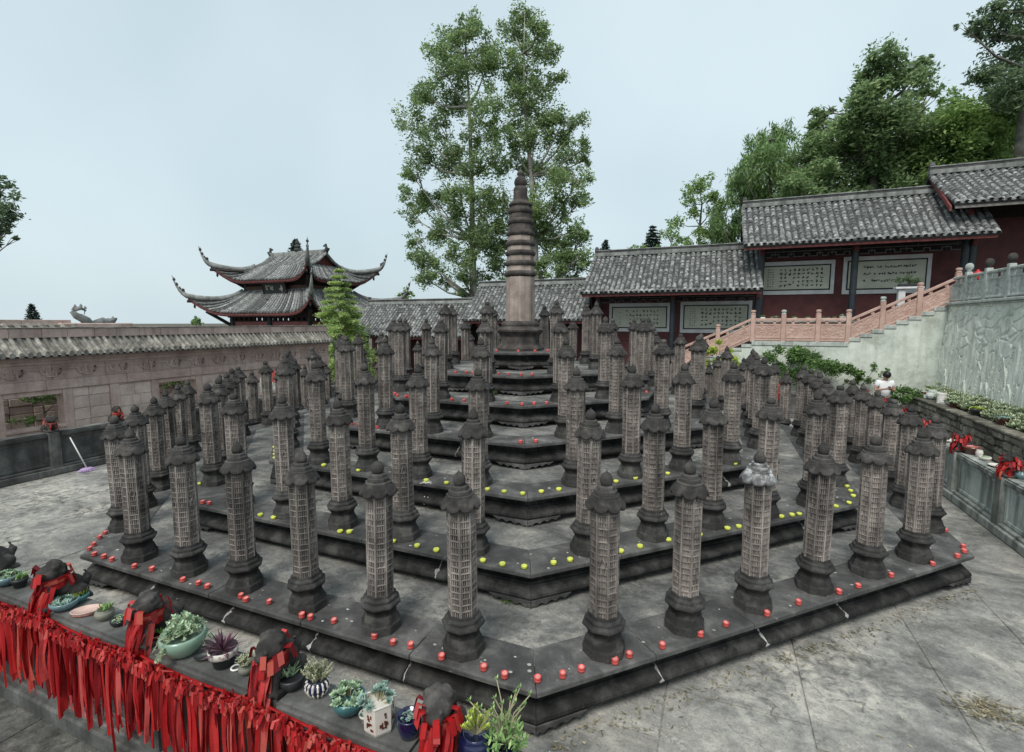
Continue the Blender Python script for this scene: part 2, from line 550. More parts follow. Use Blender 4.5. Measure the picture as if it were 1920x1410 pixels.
M['succ_purple'] = leafmat('purple_bromeliad', (.06, .02, .04), (.13, .05, .085), (.26, .14, .18), .15, patch=4)
M['succ_grey'] = leafmat('grey_green_twigs', (.2, .22, .15), (.3, .32, .22), (.45, .46, .34), .15, patch=4)
M['stem'] = plain('pale_stem', (.3, .28, .17), .7, 0, 20, .2)
M['litter'] = leafmat('dry_leaf', (.12, .095, .06), (.24, .2, .13), (.42, .37, .27), .1, patch=4)


def ribbonmat():
    m, nt, bs = new_mat('red_ribbon')
    oi = nt.nodes.new('ShaderNodeObjectInfo')
    g = nt.nodes.new('ShaderNodeNewGeometry')
    ad = nt.nodes.new('ShaderNodeMath')
    nt.links.new(oi.outputs['Random'], ad.inputs[0])
    nt.links.new(g.outputs['Random Per Island'], ad.inputs[1])
    fr = nt.nodes.new('ShaderNodeMath')
    fr.operation = 'FRACT'
    nt.links.new(ad.outputs[0], fr.inputs[0])
    c = ramp(nt, fr.outputs[0], [(.0, (.15, .004, .007)), (.25, (.3, .006, .009)), (.55, (.48, .01, .012)), (.76, (.55, .035, .035)), (.88, (.58, .11, .1)), (1, (.52, .09, .05))])
    n = noise(nt, 40, 3, .6)
    c = mixc(nt, .35, c, ramp(nt, n, [(.3, (.35, .35, .35)), (.7, (.62, .62, .62))]), 'OVERLAY')
    nt.links.new(c, bs.inputs['Base Color'])
    bs.inputs['Roughness'].default_value = .5
    tr = nt.nodes.new('ShaderNodeBsdfTranslucent')
    nt.links.new(c, tr.inputs['Color'])
    mx = nt.nodes.new('ShaderNodeMixShader')
    mx.inputs[0].default_value = .25
    nt.links.new(bs.outputs[0], mx.inputs[1])
    nt.links.new(tr.outputs[0], mx.inputs[2])
    nt.links.new(mx.outputs[0], nt.nodes['Material Output'].inputs['Surface'])
    return m


M['rib'] = ribbonmat()
ORD = ['first', 'second', 'third', 'fourth', 'fifth', 'sixth', 'seventh', 'eighth', 'ninth', 'tenth', 'eleventh', 'twelfth']

# ================================================================== ground and paving
S = 2.75
FLOOR = 0.0
T1Z = .385
DZ = .3575
g = B().box2(-1500, 1500, -1500, 1500, -.5, -.06)
tag(g.build('ground', M['ground']), kind='structure')
fl = B().box2(-24, 12.4, -14, 10.4, -.3, -.013).build('court_floor', M['floor'])
tag(fl, kind='structure')


def in_oct(x, y, a):
    return max(abs(x), abs(y), (abs(x) + abs(y)) / math.sqrt(2)) < a


rs = random.Random(3)
x = -8.6
slabs = 0
while x < 8.0:
    wx = rs.uniform(.95, 1.35)
    if x + wx > 7.6: wx = 8.02 - x
    y = -11.5 + rs.uniform(0, .8)
    while y < 8.1:
        ly = rs.uniform(.8, 1.7)
        if not in_oct(abs(x + wx / 2) + wx / 2, abs(y + ly / 2) + ly / 2, 6.75):
            b = B().box((0, 0, 0), (wx - .009, ly - .009, .05))
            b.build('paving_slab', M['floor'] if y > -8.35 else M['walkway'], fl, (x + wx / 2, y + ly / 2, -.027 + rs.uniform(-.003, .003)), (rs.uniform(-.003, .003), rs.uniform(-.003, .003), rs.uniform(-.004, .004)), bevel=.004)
            slabs += 1
        y += ly
    x += wx
pv = B().box2(8.02, 9.9, -11.5, 10.3, -.05, .004).box2(-11.0, -8.6, -11.5, 12, -.05, .004)
pv.build('side_paving', M['floor'], fl)

# ================================================================== stepped octagonal platform
AP0 = 2.7372 * math.cos(rad(22.5)) * S
DAP = .395 * math.cos(rad(22.5)) * S
T8 = math.tan(rad(22.5))
plat = thing('stepped_platform', 'dark stone octagonal platform rising in stepped tiers around the central pagoda', 'platform', (0, 0, 0))


def side_sweep(prof, half, s0, s1, gap=.004):
    """block of one platform side; prof: closed outline of (inset, z); ends on the mitre where |s| reaches half"""
    def row(s, sign):
        out = []
        for o, z in prof:
            if abs(s) >= half - 1e-6:
                out.append((math.copysign(half - o * T8 - gap * .5, s), o, z))
            else:
                out.append((s - sign * gap, o, z))
        return out
    b = B()
    b.sweep(lambda t: row(s0, -1) if t == 0 else row(s1, 1), [0, 1])
    return b


def tierz(k):
    return T1Z + k * DZ


cop_prof = [(0, -.010), (.008, 0), (.47, 0), (.47, -.06), (.16, -.085), (.11, -.075), (.03, -.058), (0, -.048)]
rise_prof = [(.16, -.082), (.165, -.14), (.15, -.155), (.128, -.162), (.122, -.177), (.10, -.182), (.096, -.197), (.07, -.204),
             (.035, -.216), (.012, -.235), (.006, -.258), (.016, -.28), (.045, -.294), (.10, -.298), (.3, -.298), (.3, -.082)]
for k in range(7):
    ap = AP0 - k * DAP
    half = ap * T8
    zt = tierz(k)
    tier = obj('tier', None, None, plat, (0, 0, zt))
    tier['label'] = ORD[k] + ' tier of the octagonal platform counted from the ground'
    hgt = DZ + (.05 if k == 0 else 0)
    core = B().lathe([((ap - .28) / math.cos(rad(22.5)), -hgt), ((ap - .28) / math.cos(rad(22.5)), -.006)], 8, off=rad(22.5))
    core.build('paving', M['infill'], tier)
    n = max(1, round(2 * half / 1.05))
    cuts = [-half] + [(-half + 2 * half * i / n) + rs.uniform(-.1, .1) for i in range(1, n)] + [half]
    cuts2 = [-half] + [(-half + 2 * half * i / n) + rs.uniform(-.12, .12) for i in range(1, n)] + [half]
    foot_len = min(.42, half * .7)
    meshes = []
    for i in range(n):
        meshes.append(('coping_stone', side_sweep(cop_prof, half, cuts[i], cuts[i + 1]).mesh('coping_stone', M['coping'], bevel=.004)))
        meshes.append(('riser_block', side_sweep(rise_prof, half, cuts2[i], cuts2[i + 1], .003).mesh('riser_block', M['riser'])))
    # carved scalloped foot under each corner
    for sgn in (-1, 1):
        pts = [(0, -.318)]
        L = foot_len
        nl = 4
        bot = []
        for q in range(nl):
            s0 = L * (1 - q / nl)
            s1 = L * (1 - (q + 1) / nl)
            dep = -.318 - .036 * (q + 1) / nl
            for t in (0, .25, .5, .75):
                ss = s0 + (s1 - s0) * t
                bot.append((ss, dep + .034 * abs(math.cos(math.pi * t)) ** 2))
        bot.append((0, -.356))
        outl = [(L + .02, -.285)] + bot + [(0, -.285)]
        poly = [(sgn * (half - s - .006), .004 + .06 * max(0, -.3 - z) , z) for s, z in outl]
        meshes.append(('corner_foot', B().ext(poly, (-sgn * .012, .07, 0)).mesh('corner_foot', M['coping'])))
    # lime runs at the joints
    jm = []
    for i in range(1, n):
        s = cuts2[i] + rs.uniform(-.02, .02)
        pf = [(o - .002, z) for o, z in rise_prof[:13]]
        b = B()
        vs, fs = [], []
        for q, (o, z) in enumerate(pf):
            wj = rs.choice([.002, .004, .007, .012, .02]) * (1.4 if q > 6 else .8)
            dj = rs.uniform(-.008, .008)
            vs += [(s + dj - wj, o, z), (s + dj + wj, o, z)]
            if q: fs.append((2 * q - 2, 2 * q - 1, 2 * q + 1, 2 * q))
        jm.append(b.add(vs, fs).mesh('mortar_joint', M['mortar'], fix=False))
    for j in range(8):
        a = rad(45 * j)
        # local side frame: s along the tangent, inset towards the centre
        mx = Matrix.Rotation(a, 4, 'Z') @ Matrix.Translation((0, -ap, 0))
        for nm, me in meshes:
            o = obj(nm, me, None, tier)
            o.matrix_local = mx
        for me in jm:
            if k < 4 and rs.random() < .75:
                o = obj('mortar_joint', me, None, tier)
                o.matrix_local = mx

# ================================================================== carved pillars
A8 = rad(22.5)
RS = .122                      # shaft circumradius
ZS0, ZS1 = .338, 1.265         # shaft foot and head
base_me = B().lathe([(.180, 0), (.182, .072), (.177, .080), (.168, .083), (.158, .112), (.146, .150), (.141, .154), (.134, .156), (.135, .178), (.143, .196),
                     (.158, .218), (.174, .236), (.177, .238), (.184, .243), (.184, .262), (.177, .269), (.157, .283), (.157, .300), (.150, .312), (.134, .320), (.130, .345)], 8, off=A8).mesh('base', M['dark'], bevel=.003, seg=2)


def shaft_mesh(niches):
    b = B()
    edge = set()
    H = ZS1 - ZS0
    rows = 17
    ri = RS * math.cos(A8)      # apothem
    hw = RS * math.sin(A8)      # half face width
    ph = H / rows
    b.lathe([((ri - .018) / math.cos(A8), 0), ((ri - .018) / math.cos(A8), H)], 8, off=A8, cap=False)
    for f in range(8):
        a = rad(45 * f)
        ca, sa = math.cos(a), math.sin(a)

        def P(s, o, z):
            return (ca * (ri + o) - sa * s, sa * (ri + o) + ca * s, z)

        def bx(s0, s1, z0, z1, o0, o1, tp=1.0):
            m, h = (s0 + s1) / 2, (s1 - s0) / 2
            vs = [P(s0, o0, z0), P(s1, o0, z0), P(s1, o0, z1), P(s0, o0, z1),
                  P(m - h * tp, o1, z0 + .001), P(m + h * tp, o1, z0 + .001), P(m + h * tp, o1, z1 - .001), P(m - h * tp, o1, z1 - .001)]
            b.add(vs, [(4, 5, 6, 7), (0, 1, 5, 4), (1, 2, 6, 5), (2, 3, 7, 6), (3, 0, 4, 7)])
        f0 = len(b.f)
        for e in (-1, 1):
            s0, s1 = sorted((e * (hw + .001), e * (hw - .0075)))
            bx(s0, s1, 0, H, -.022, .001)
        nrow = {rows - 9} if (niches and f % 2 == 0) else set()
        for r in range(rows + 1):
            z = r * ph
            if r - 1 in nrow and r - 2 not in nrow: pass
            bx(-hw + .006, hw - .006, max(0, z - .0038), min(H, z + .0038), -.022, .0)
        edge.update(range(f0, len(b.f)))
        for r in range(rows):
            z = r * ph
            if r in nrow:
                # small pointed niche
                ext = [(-.022, z + .002), (.022, z + .002), (.022, z + ph * .8), (0, z + ph * 1.5), (-.022, z + ph * .8)]
                for q in range(5):
                    (sa0, za0), (sa1, za1) = ext[q], ext[(q + 1) % 5]
                    if q == 0: continue
                    dx, dz_ = sa1 - sa0, za1 - za0
                    ln = math.hypot(dx, dz_)
                    nx, nz = -dz_ / ln * .003, dx / ln * .003
                    vs = [P(sa0 - nx, -.022, za0 - nz), P(sa1 - nx, -.022, za1 - nz), P(sa1 + nx, -.022, za1 + nz), P(sa0 + nx, -.022, za0 + nz),
                          P(sa0 - nx, .004, za0 - nz), P(sa1 - nx, .004, za1 - nz), P(sa1 + nx, .004, za1 + nz), P(sa0 + nx, .004, za0 + nz)]
                    b.add(vs, [(4, 5, 6, 7), (0, 1, 5, 4), (1, 2, 6, 5), (2, 3, 7, 6), (3, 0, 4, 7)])
                continue
            nf = 4
            wf = 2 * (hw - .008) / nf
            for q in range(nf):
                s0 = -hw + .008 + q * wf
                # seated figure: body and narrower head
                bx(s0 + .0042, s0 + wf - .0042, z + .005, z + ph * .82, -.022, -.0035, .72)
                bx(s0 + wf * .36, s0 + wf * .64, z + ph * .78, z + ph * .92, -.022, -.006, .8)
    me = b.mesh('shaft', M['shaft'], fix=True)
    me.materials.append(M['shaft_edge'])
    for i_ in edge: me.polygons[i_].material_index = 1
    return me


shaft_a = shaft_mesh(False)
shaft_b = shaft_mesh(True)


def cap_mesh(mat):
    b = B()
    n = 48
    rows = []

    def lob(a):
        t = (a / rad(45)) % 1.0
        return abs(math.sin(math.pi * t)) ** .6

    def ring(fr, fz):
        return [(fr(2 * math.pi * i / n) * math.cos(2 * math.pi * i / n + A8), fr(2 * math.pi * i / n) * math.sin(2 * math.pi * i / n + A8), fz(2 * math.pi * i / n)) for i in range(n)]
    rows.append(ring(lambda a: .114, lambda a: -.004))
    rows.append(ring(lambda a: .136, lambda a: -.006 - .010 * lob(a)))
    rows.append(ring(lambda a: .150 + .009 * lob(a), lambda a: .006 - .026 * lob(a)))
    rows.append(ring(lambda a: .157 + .010 * lob(a), lambda a: .024 - .030 * lob(a)))
    rows.append(ring(lambda a: .154 + .010 * lob(a), lambda a: .038 - .028 * lob(a)))
    rows.append(ring(lambda a: .134 + .005 * lob(a), lambda a: .062 - .010 * lob(a)))
    rows.append(ring(lambda a: .114 + .001 * lob(a), lambda a: .084 - .002 * lob(a)))
    rows.append(ring(lambda a: .112, lambda a: .088))
    v = [p for r in rows for p in r]
    f = []
    for k in range(len(rows) - 1):
        for i in range(n):
            j = (i + 1) % n
            f.append((k * n + i, k * n + j, (k + 1) * n + j, (k + 1) * n + i))
    f.append(tuple(range(n - 1, -1, -1)))
    m = (len(rows) - 1) * n
    f.append(tuple(range(m, m + n)))
    b.add(v, f)
    b.lathe([(.110, .084), (.117, .088), (.117, .097), (.111, .101), (.09, .102)], 8, off=A8)
    b.lathe([(.092, .1), (.097, .103), (.097, .131), (.091, .136), (.07, .137)], 8, off=A8)
    b.lathe([(.066, .133), (.071, .137), (.071, .161), (.065, .168), (.04, .170)], 8, off=A8)
    return b.mesh('cap', mat, fix=True)


cap_me = cap_mesh(M['cap'])
cap_w = cap_mesh(M['cap_white'])
fin_ball = B().lathe([(.03, .165), (.042, .173), (.051, .192), (.053, .213), (.048, .238), (.036, .258), (.019, .272), (.007, .282), (.001, .296)], 14).mesh('finial', M['cap'], smooth=True)
fin_bud = B().lathe([(.03, .165), (.043, .173), (.052, .190), (.053, .208), (.046, .232), (.032, .256), (.016, .278), (.004, .302), (.001, .303)], 14).mesh('finial', M['cap'], smooth=True)
fin_round = B().lathe([(.03, .165), (.044, .173), (.055, .193), (.056, .216), (.05, .241), (.036, .262), (.017, .275), (.001, .28)], 14).mesh('finial', M['cap'], smooth=True)
fin_stub = B().lathe([(.03, .165), (.046, .174), (.053, .195), (.05, .222), (.043, .236), (.02, .24), (.001, .24)], 9).mesh('finial', M['cap'], smooth=True)
TIERN = ['lowest', 'second', 'third', 'fourth', 'fifth', 'sixth']
SIDEN = ['front-left', 'front-right', 'right', 'rear-right', 'back-right', 'back-left', 'rear-left', 'left']
rp = random.Random(11)
PIL = .3127 * S
for k in range(6):
    n = 6 - k
    ap = AP0 - k * DAP
    sc_k = (.5689 - .0115 * k) / .5689
    for j in range(8):
        a = rad(45 * j)
        for i in range(n):
            s = (i - (n - 1) / 2) * PIL + rp.uniform(-.012, .012)
            o = .2365 + rp.uniform(-.012, .012)
            px_, py_ = s, -ap + o
            X = px_ * math.cos(a) - py_ * math.sin(a)
            Y = px_ * math.sin(a) + py_ * math.cos(a)
            if j in (0, 1): pos = ORD[i] + ' from the left'
            elif j in (2, 3): pos = ORD[i] + ' from the near end'
            elif j in (4, 5): pos = ORD[i] + ' from the right'
            else: pos = ORD[n - 1 - i] + ' from the near end'
            if n == 1: pos = 'standing alone'
            white = (k == 0 and j == 1 and i == 2)
            lab = 'carved stone pillar %s, %s side of the %s tier' % (pos, SIDEN[j], TIERN[k])
            if white: lab = 'carved stone pillar with white-splashed cap, third from the left, front-right lowest tier'
            t = thing('stone_pillar', lab, 'pillar', (X, Y, tierz(k) + .001), a + rp.uniform(-.05, .05), 'carved pillars on the %s tier' % TIERN[k], sc_k)
            t.rotation_euler = (rp.uniform(-.012, .012), rp.uniform(-.012, .012), t.rotation_euler.z)
            obj('base', base_me, None, t)
            obj('shaft', rp.choice([shaft_a, shaft_a, shaft_b]) if k == 0 else rp.choice([shaft_a, shaft_b, shaft_b]), None, t, (0, 0, ZS0), (0, 0, rad(45) * rp.randint(0, 7)))
            cp = obj('cap', cap_w if white else cap_me, None, t, (0, 0, ZS1), (rp.uniform(-.02, .02), rp.uniform(-.02, .02), rad(45) * rp.randint(0, 7) + rp.uniform(-.1, .1)))
            obj('finial', rp.choice([fin_ball, fin_ball, fin_bud, fin_round, fin_ball, fin_bud, fin_stub]), None, cp, (0, 0, 0), (rp.uniform(-.03, .03), rp.uniform(-.03, .03), rp.uniform(0, 6)))

# ================================================================== central pagoda
pg = thing('stone_pagoda', 'tall tapering octagonal stone pagoda with ringed eaves at the platform centre', 'pagoda', (0, 0, tierz(6)))
Z0 = tierz(6)


def zpx(py):
    d = ray(974, py)
    hd = math.hypot(d.x, d.y)
    return CAM.z + d.z * (math.hypot(CAM.x, CAM.y) / hd) - Z0


c8 = 1 / math.cos(A8)
M['pagoda'] = stone('pagoda_sandstone', [(.2, .16, .14), (.33, .27, .235), (.44, .37, .325)], 3, 40, .9, .1, .4, .005, streak=((.06, .055, .052), .6))
M['pagoda_dark'] = stone('pagoda_eave_stone', [(.028, .025, .024), (.06, .052, .048), (.125, .11, .1)], 5, 50, .9, .15, .5, .006, specks=(.22, .21, .2))
B().lathe([(.52, 0), (.525, .05), (.51, .07), (.48, .10), (.44, .13), (.43, .17), (.425, .30), (.44, .33), (.48, .38), (.51, .41), (.515, .45), (.49, .47), (.44, .50), (.415, .52), (.425, .56), (.41, .60), (.38, .63), (.33, .64)], 8, off=A8).build('base', M['pagoda_dark'], pg, bevel=.006)
zs0, zs1 = .63, zpx(520)
B().lathe([(.297 * c8, zs0), (.29 * c8, zs1)], 8, off=A8).build('shaft', M['pagoda'], pg, bevel=.006)
ev = [(515, 55.5), (496, 54), (477, 52.5), (459, 51), (440, 49.5), (418, 46.5), (398, 43)]
mpp = 11.05 / FPX
for i, (py, wpx) in enumerate(ev):
    z = zpx(py)
    r = wpx * mpp / 2 * 1.04
    B().lathe([(r * .88, -.045), (r * .98, -.03), (r * 1.01, -.008), (r * 1.03, .01), (r * 1.0, .045), (r * .93, .06), (r * .88, .075)], 8, (0, 0, z), off=A8).build('eave', M['pagoda_dark'], pg, bevel=.003)
    z2 = zpx(ev[i + 1][0]) - .04 if i < 6 else zpx(384)
    r2 = (ev[i + 1][1] if i < 6 else 39) * mpp / 2
    B().lathe([(r * .9, z + .06), (r2 * .93, z2)], 8, off=A8).build('storey', M['pagoda'] if i < 4 else M['pagoda_dark'], pg)
zc = zpx(385)
B().lathe([(.2, -.04), (.25, -.02), (.262, .005), (.25, .035), (.19, .06), (.155, .1), (.15, .28), (.155, .33), (.14, .36), (.12, .39)], 8, (0, 0, zc), off=A8).build('crown_block', M['pagoda_dark'], pg, bevel=.006)
zb = zpx(353)
fi = B().lathe([(.06, 0), (.11, .03), (.135, .09), (.135, .14), (.11, .2), (.07, .235), (.05, .245), (.075, .27), (.08, .3), (.06, .34), (.025, .37), (.002, .38)], 16, (0, 0, zb)).build('finial', M['pagoda_dark'], pg, smooth=True)

# ================================================================== candle cups
red_c = B().lathe([(.020, 0), (.027, .004), (.029, .020), (.024, .026), (.029, .032), (.029, .048), (.026, .050), (.022, .047), (.020, .040), (.002, .040)], 12).mesh('candle_cup', M['candle_red'], smooth=True)
yel_b = B().lathe([(.020, 0), (.029, .005), (.032, .016), (.033, .030), (.030, .037), (.024, .035), (.020, .030), (.002, .030)], 16)
yel_b.v = [(x_ * (1.06 if (i_ % 2) else .94), y_ * (1.06 if (i_ % 2) else .94), z_) if i_ % 128 >= 16 else (x_, y_, z_) for i_, (x_, y_, z_) in enumerate(yel_b.v)]
yel_c = yel_b.mesh('candle_cup', M['candle_yellow'], smooth=True)
wax_r = B().lathe([(.0195, .0405), (.018, .044), (.004, .043), (.003, .053), (.001, .054)], 8).mesh('wax', M['candle_pink'])
wax_y = B().lathe([(.019, .0305), (.017, .034), (.004, .033), (.002, .045), (.001, .046)], 8).mesh('wax', M['candle_pale'])
wht_c = B().lathe([(.022, 0), (.026, .02), (.024, .04), (.012, .045), (.002, .045)], 10).mesh('candle_cup', M['whiteplastic'], smooth=True)
CAND = {
    (0, 'red'): [(197, 999), (187, 1007), (176, 1021), (168, 1029), (177, 1039), (195, 1044), (210, 1049), (252, 1062), (285, 1067), (343, 1087), (372, 1093), (389, 1099), (452, 1118), (461, 1124), (505, 1128), (566, 1154), (582, 1158), (626, 1164), (702, 1193), (737, 1204), (770, 1211), (828, 1232), (907, 1252), (946, 1266), (1008, 1273), (1055, 1266), (1090, 1254), (1153, 1240), (1180, 1228), (1242, 1211), (1313, 1189), (1361, 1170), (1438, 1151), (1497, 1130), (1573, 1110), (1609, 1098), (1671, 1079), (1752, 1058), (1796, 1043), (1808, 1033), (1806, 1025), (1773, 994)],
    (1, 'yellow'): [(375, 906), (488, 965), (513, 970), (637, 996), (655, 997), (737, 1014), (782, 1023), (818, 1031), (905, 1051), (942, 1057), (983, 1062), (1038, 1055), (1069, 1049), (1165, 1034), (1200, 1024), (1253, 1011), (1312, 1002), (1364, 990), (1386, 987), (1465, 968), (1485, 965), (1499, 963), (1569, 949), (1592, 942), (1600, 929), (1595, 920), (1588, 911)],
    (1, 'red'): [(380, 942), (392, 943)],
    (2, 'yellow'): [(515, 838), (516, 845), (516, 851), (516, 858), (607, 872), (672, 881), (799, 900), (837, 905), (914, 917), (945, 921), (980, 925), (1015, 921), (1048, 917), (1155, 902), (1191, 896), (1252, 887), (1378, 869)],
    (3, 'red'): [(976, 829), (1005, 827), (708, 801), (672, 797), (660, 794), (1240, 803), (1247, 802)],
    (4, 'red'): [(735, 734), (739, 738), (743, 742), (748, 745), (764, 744), (840, 751), (863, 753), (950, 757), (979, 760), (1003, 759), (1027, 757), (1212, 735)],
    (5, 'red'): [(840, 699), (862, 700), (880, 700), (930, 703), (950, 704), (977, 705), (1000, 704), (1086, 700), (1070, 701)],
    (6, 'red'): [(929, 655), (938, 656), (953, 656), (974, 656), (987, 656), (1004, 656), (1018, 655), (1021, 655)],
}
FLO = 'in the row along the edge of the'
for (k, colr), pts in CAND.items():
    pts = sorted(pts)
    for q, (px, py) in enumerate(pts):
        p = at(px, py, z=tierz(k) + .022)
        ap = AP0 - k * DAP
        m_ = max(abs(p.x), abs(p.y), (abs(p.x) + abs(p.y)) / math.sqrt(2))
        if m_ > ap - .04:
            f = (ap - .04) / m_
            p.x *= f
            p.y *= f
        if k == 6:
            f = (.8) / max(.01, math.hypot(p.x, p.y)) if math.hypot(p.x, p.y) < .72 else 1
            p.x *= f
            p.y *= f
        if k == 0:
            lab = '%s candle cup, %d%s from the left on the lowest tier edge' % (colr, q + 1, {1: 'st', 2: 'nd', 3: 'rd'}.get(q + 1 if q + 1 < 20 else (q + 1) % 10, 'th'))
        else:
            lab = '%s candle cup, %d%s from the left on the %s tier edge' % (colr, q + 1, {1: 'st', 2: 'nd', 3: 'rd'}.get(q + 1 if q + 1 < 20 else (q + 1) % 10, 'th'), (TIERN + ['topmost'])[k])
        t = thing('candle_cup', lab, 'candle', (p.x, p.y, tierz(k) + .001), rp.uniform(0, 6), '%s candle cups on the tier edges' % colr)
        t.scale = (rp.uniform(.92, 1.02),) * 2 + (rp.uniform(.85, 1.05),)
        obj('cup', red_c if colr == 'red' else yel_c, None, t)
        obj('wax', wax_r if colr == 'red' else wax_y, None, t)
# pale candle stubs on the far floor
for q, (px, py) in enumerate([(474, 794), (563, 765), (575, 763), (612, 754), (1465, 796), (1457, 794), (548, 771), (686, 776)]):
    p = at(px, py, z=.02)
    if in_oct(p.x, p.y, AP0 + .02): continue
    tag(obj('candle_stub', wht_c, None, None, (p.x, p.y, .0)), 'small white candle stub on the paving behind the pillars', 'candle', 'white stubs on the paving')

# ================================================================== balustrades round the court
def balustrade(label, p0, p1, posts, mat_panel, h=.9, wid=.26, railw=None, mb=None):
    """runs from p0 to p1; posts: distances from p0; face: side of the court (+1 left of travel)"""
    p0, p1 = Vector(p0), Vector(p1)
    d = p1 - p0
    L = d.length
    rz = math.atan2(d.y, d.x)
    t = thing('stone_balustrade', label, 'balustrade', (p0.x, p0.y, 0), rz)
    rw = railw or wid
    mb = mb or M['balus']
    B().box((L / 2, 0, .07), (L, wid + .1, .14)).build('plinth', mb, t, bevel=.015)
    B().box((L / 2, 0, .165), (L, wid + .03, .05)).build('plinth_step', mb, t, bevel=.012)
    posts = sorted(posts)
    pw = .2
    for x in posts:
        B().box((x, 0, h / 2 + .004), (pw, wid + .05, h)).build('post', mb, t, bevel=.012)
    edges = [0] + posts + [L]
    for a, b in zip(edges[:-1], edges[1:]):
        x0 = a + (pw / 2 if a > 0 else 0)
        x1 = b - (pw / 2 if b < L else 0)
        if x1 - x0 < .15: continue
        m = (x0 + x1) / 2
        pn = B().box((m, 0, .19 + (h - .29) / 2), (x1 - x0, wid * .5, h - .29)).build('panel', mat_panel, t, bevel=.004)
        fr = B()
        z0, z1 = .2, h - .11
        for s in (-1, 1):
            y = s * (wid * .25 + .008)
            fr.box((m, y, z1 - .03), (x1 - x0, .02, .06)).box((m, y, z0 + .03), (x1 - x0, .02, .06))
            fr.box((x0 + .035, y, (z0 + z1) / 2), (.07, .02, z1 - z0 - .122)).box((x1 - .035, y, (z0 + z1) / 2), (.07, .02, z1 - z0 - .122))
        fr.build('panel_border', mat_panel, pn, bevel=.006)
        B().box((m, 0, h - .055), (x1 - x0 - .004, rw, .11)).build('rail', mb, t, bevel=.022, seg=2)
    return t


LBX, RBX, FBY = -8.65, 8.1, -8.135
bl_left = balustrade('dark weathered balustrade along the left edge of the court', (LBX, -12, 0), (LBX, 8.2, 0), [12 - 4.55 + 1.22 * i for i in range(-5, 11)], M['balus'], .89)
bl_right = balustrade('pale green panelled balustrade below the succulent bed on the right', (RBX, 8.2, 0), (RBX, -7.9, 0), [8.2 - .75 + 1.57 * i for i in range(-4, 6)], M['balus_green'], .88, .24, None, M['balus_pale'])
bl_front = balustrade('near dark balustrade hung with red ribbons and set with potted plants', (-8.5, FBY, 0), (7.96, FBY, 0), [8.5 - .65 + 1.14 * i for i in range(-6, 8)], M['balus'], .95, .18, .27)
bl_back = balustrade('dark balustrade across the back of the court behind the pillars', (8.0, 8.35, 0), (-8.5, 8.35, 0), [1.2 * i for i in range(1, 13)], M['balus'], .88)

# ================================================================== left stone wall with tiled cap
WX = -11.0
wy0, wy1 = -12.5, 6.0
wl = thing('stone_wall', 'long pink sandstone wall with tiled cap and square openings', 'wall', (WX, 0, 0))
zB, zBt, zR, zE, zRb, zRt = 1.5, 1.74, 2.12, 2.37, 2.79, 3.02
yo = at(5, 750, x=WX).y
yo1 = at(118, 742, x=WX).y
per = at(297, 715, x=WX).y - yo
OP = yo1 - yo
TH_ = .3
rw_ = random.Random(5)


def wbox(name, mat, y0, y1, z0, z1, x0=-TH_, x1=0, parent=wl, bev=.008):
    return B().box2(x0, x1, y0, y1, z0, z1).build(name, mat, parent, bevel=bev)


yk = yo - 2 * per
while yk < wy1:
    a, b = yk, min(yk + OP, wy1)
    # opening with sill
    wbox('sill_wall', M['wallstone'], a, b, 0, .55)
    wbox('sill', M['wallstone'], a - .02, b + .02, .552, .62, -TH_ - .02, .05)
    wbox('lintel', M['wallstone'], a, b, 1.38, zB)
    c = min(yk + per, wy1)
    if b < wy1:
        pier = .2
        wbox('pier', M['wallstone'], b, b + pier, 0, zB, -TH_, .02)
        if c < wy1 + .01: wbox('pier', M['wallstone'], c - pier, c, 0, zB, -TH_, .02)
        mid = (b + c) / 2
        wbox('pilaster', M['wallstone'], mid - .11, mid + .11, 0, zB, -.2, .035)
        for (s0, s1) in ((b + pier, mid - .11), (mid + .11, c - pier)):
            wbox('backing', M['mortar'], s0, s1, 0, zB, -TH_, -.03, bev=0)
            z = 0
            row = 0
            while z < zB - .02:
                hh = min(rw_.uniform(.26, .34), zB - z)
                nb = rw_.choice([2, 2, 3])
                cs = [s0] + sorted(s0 + (s1 - s0) * (q + 1) / nb + rw_.uniform(-.08, .08) for q in range(nb - 1)) + [s1]
                for q in range(nb):
                    wbox('stone_block', M['wallblock'], cs[q] + .006, cs[q + 1] - .006, z + .006, z + hh - .006, -.06, -.012 + rw_.uniform(-.005, .005), bev=.01)
                z += hh
                row += 1
    yk += per
y = wy0
while y < wy1 - .1:
    y2 = min(y + rw_.uniform(1.6, 2.2), wy1)
    wbox('beam_stone', M['wallstone'], y + .003, y2 - .003, zB + .002, zBt, -TH_, .05 + rw_.uniform(0, .008), bev=.012)
    y = y2
y = wy0
while y < wy1 - .1:
    y2 = min(y + rw_.uniform(.9, 1.3), wy1)
    wbox('frieze_stone', M['wallstone'], y + .003, y2 - .003, zBt + .002, zR, -TH_, .01, bev=.004)
    y = y2
wbox('cornice', M['wallstone'], wy0, wy1, zR + .002, zR + .09, -TH_ - .03, .05)
wbox('cornice_step', M['wallstone'], wy0, wy1, zR + .092, zE - .055, -TH_ - .06, .11)


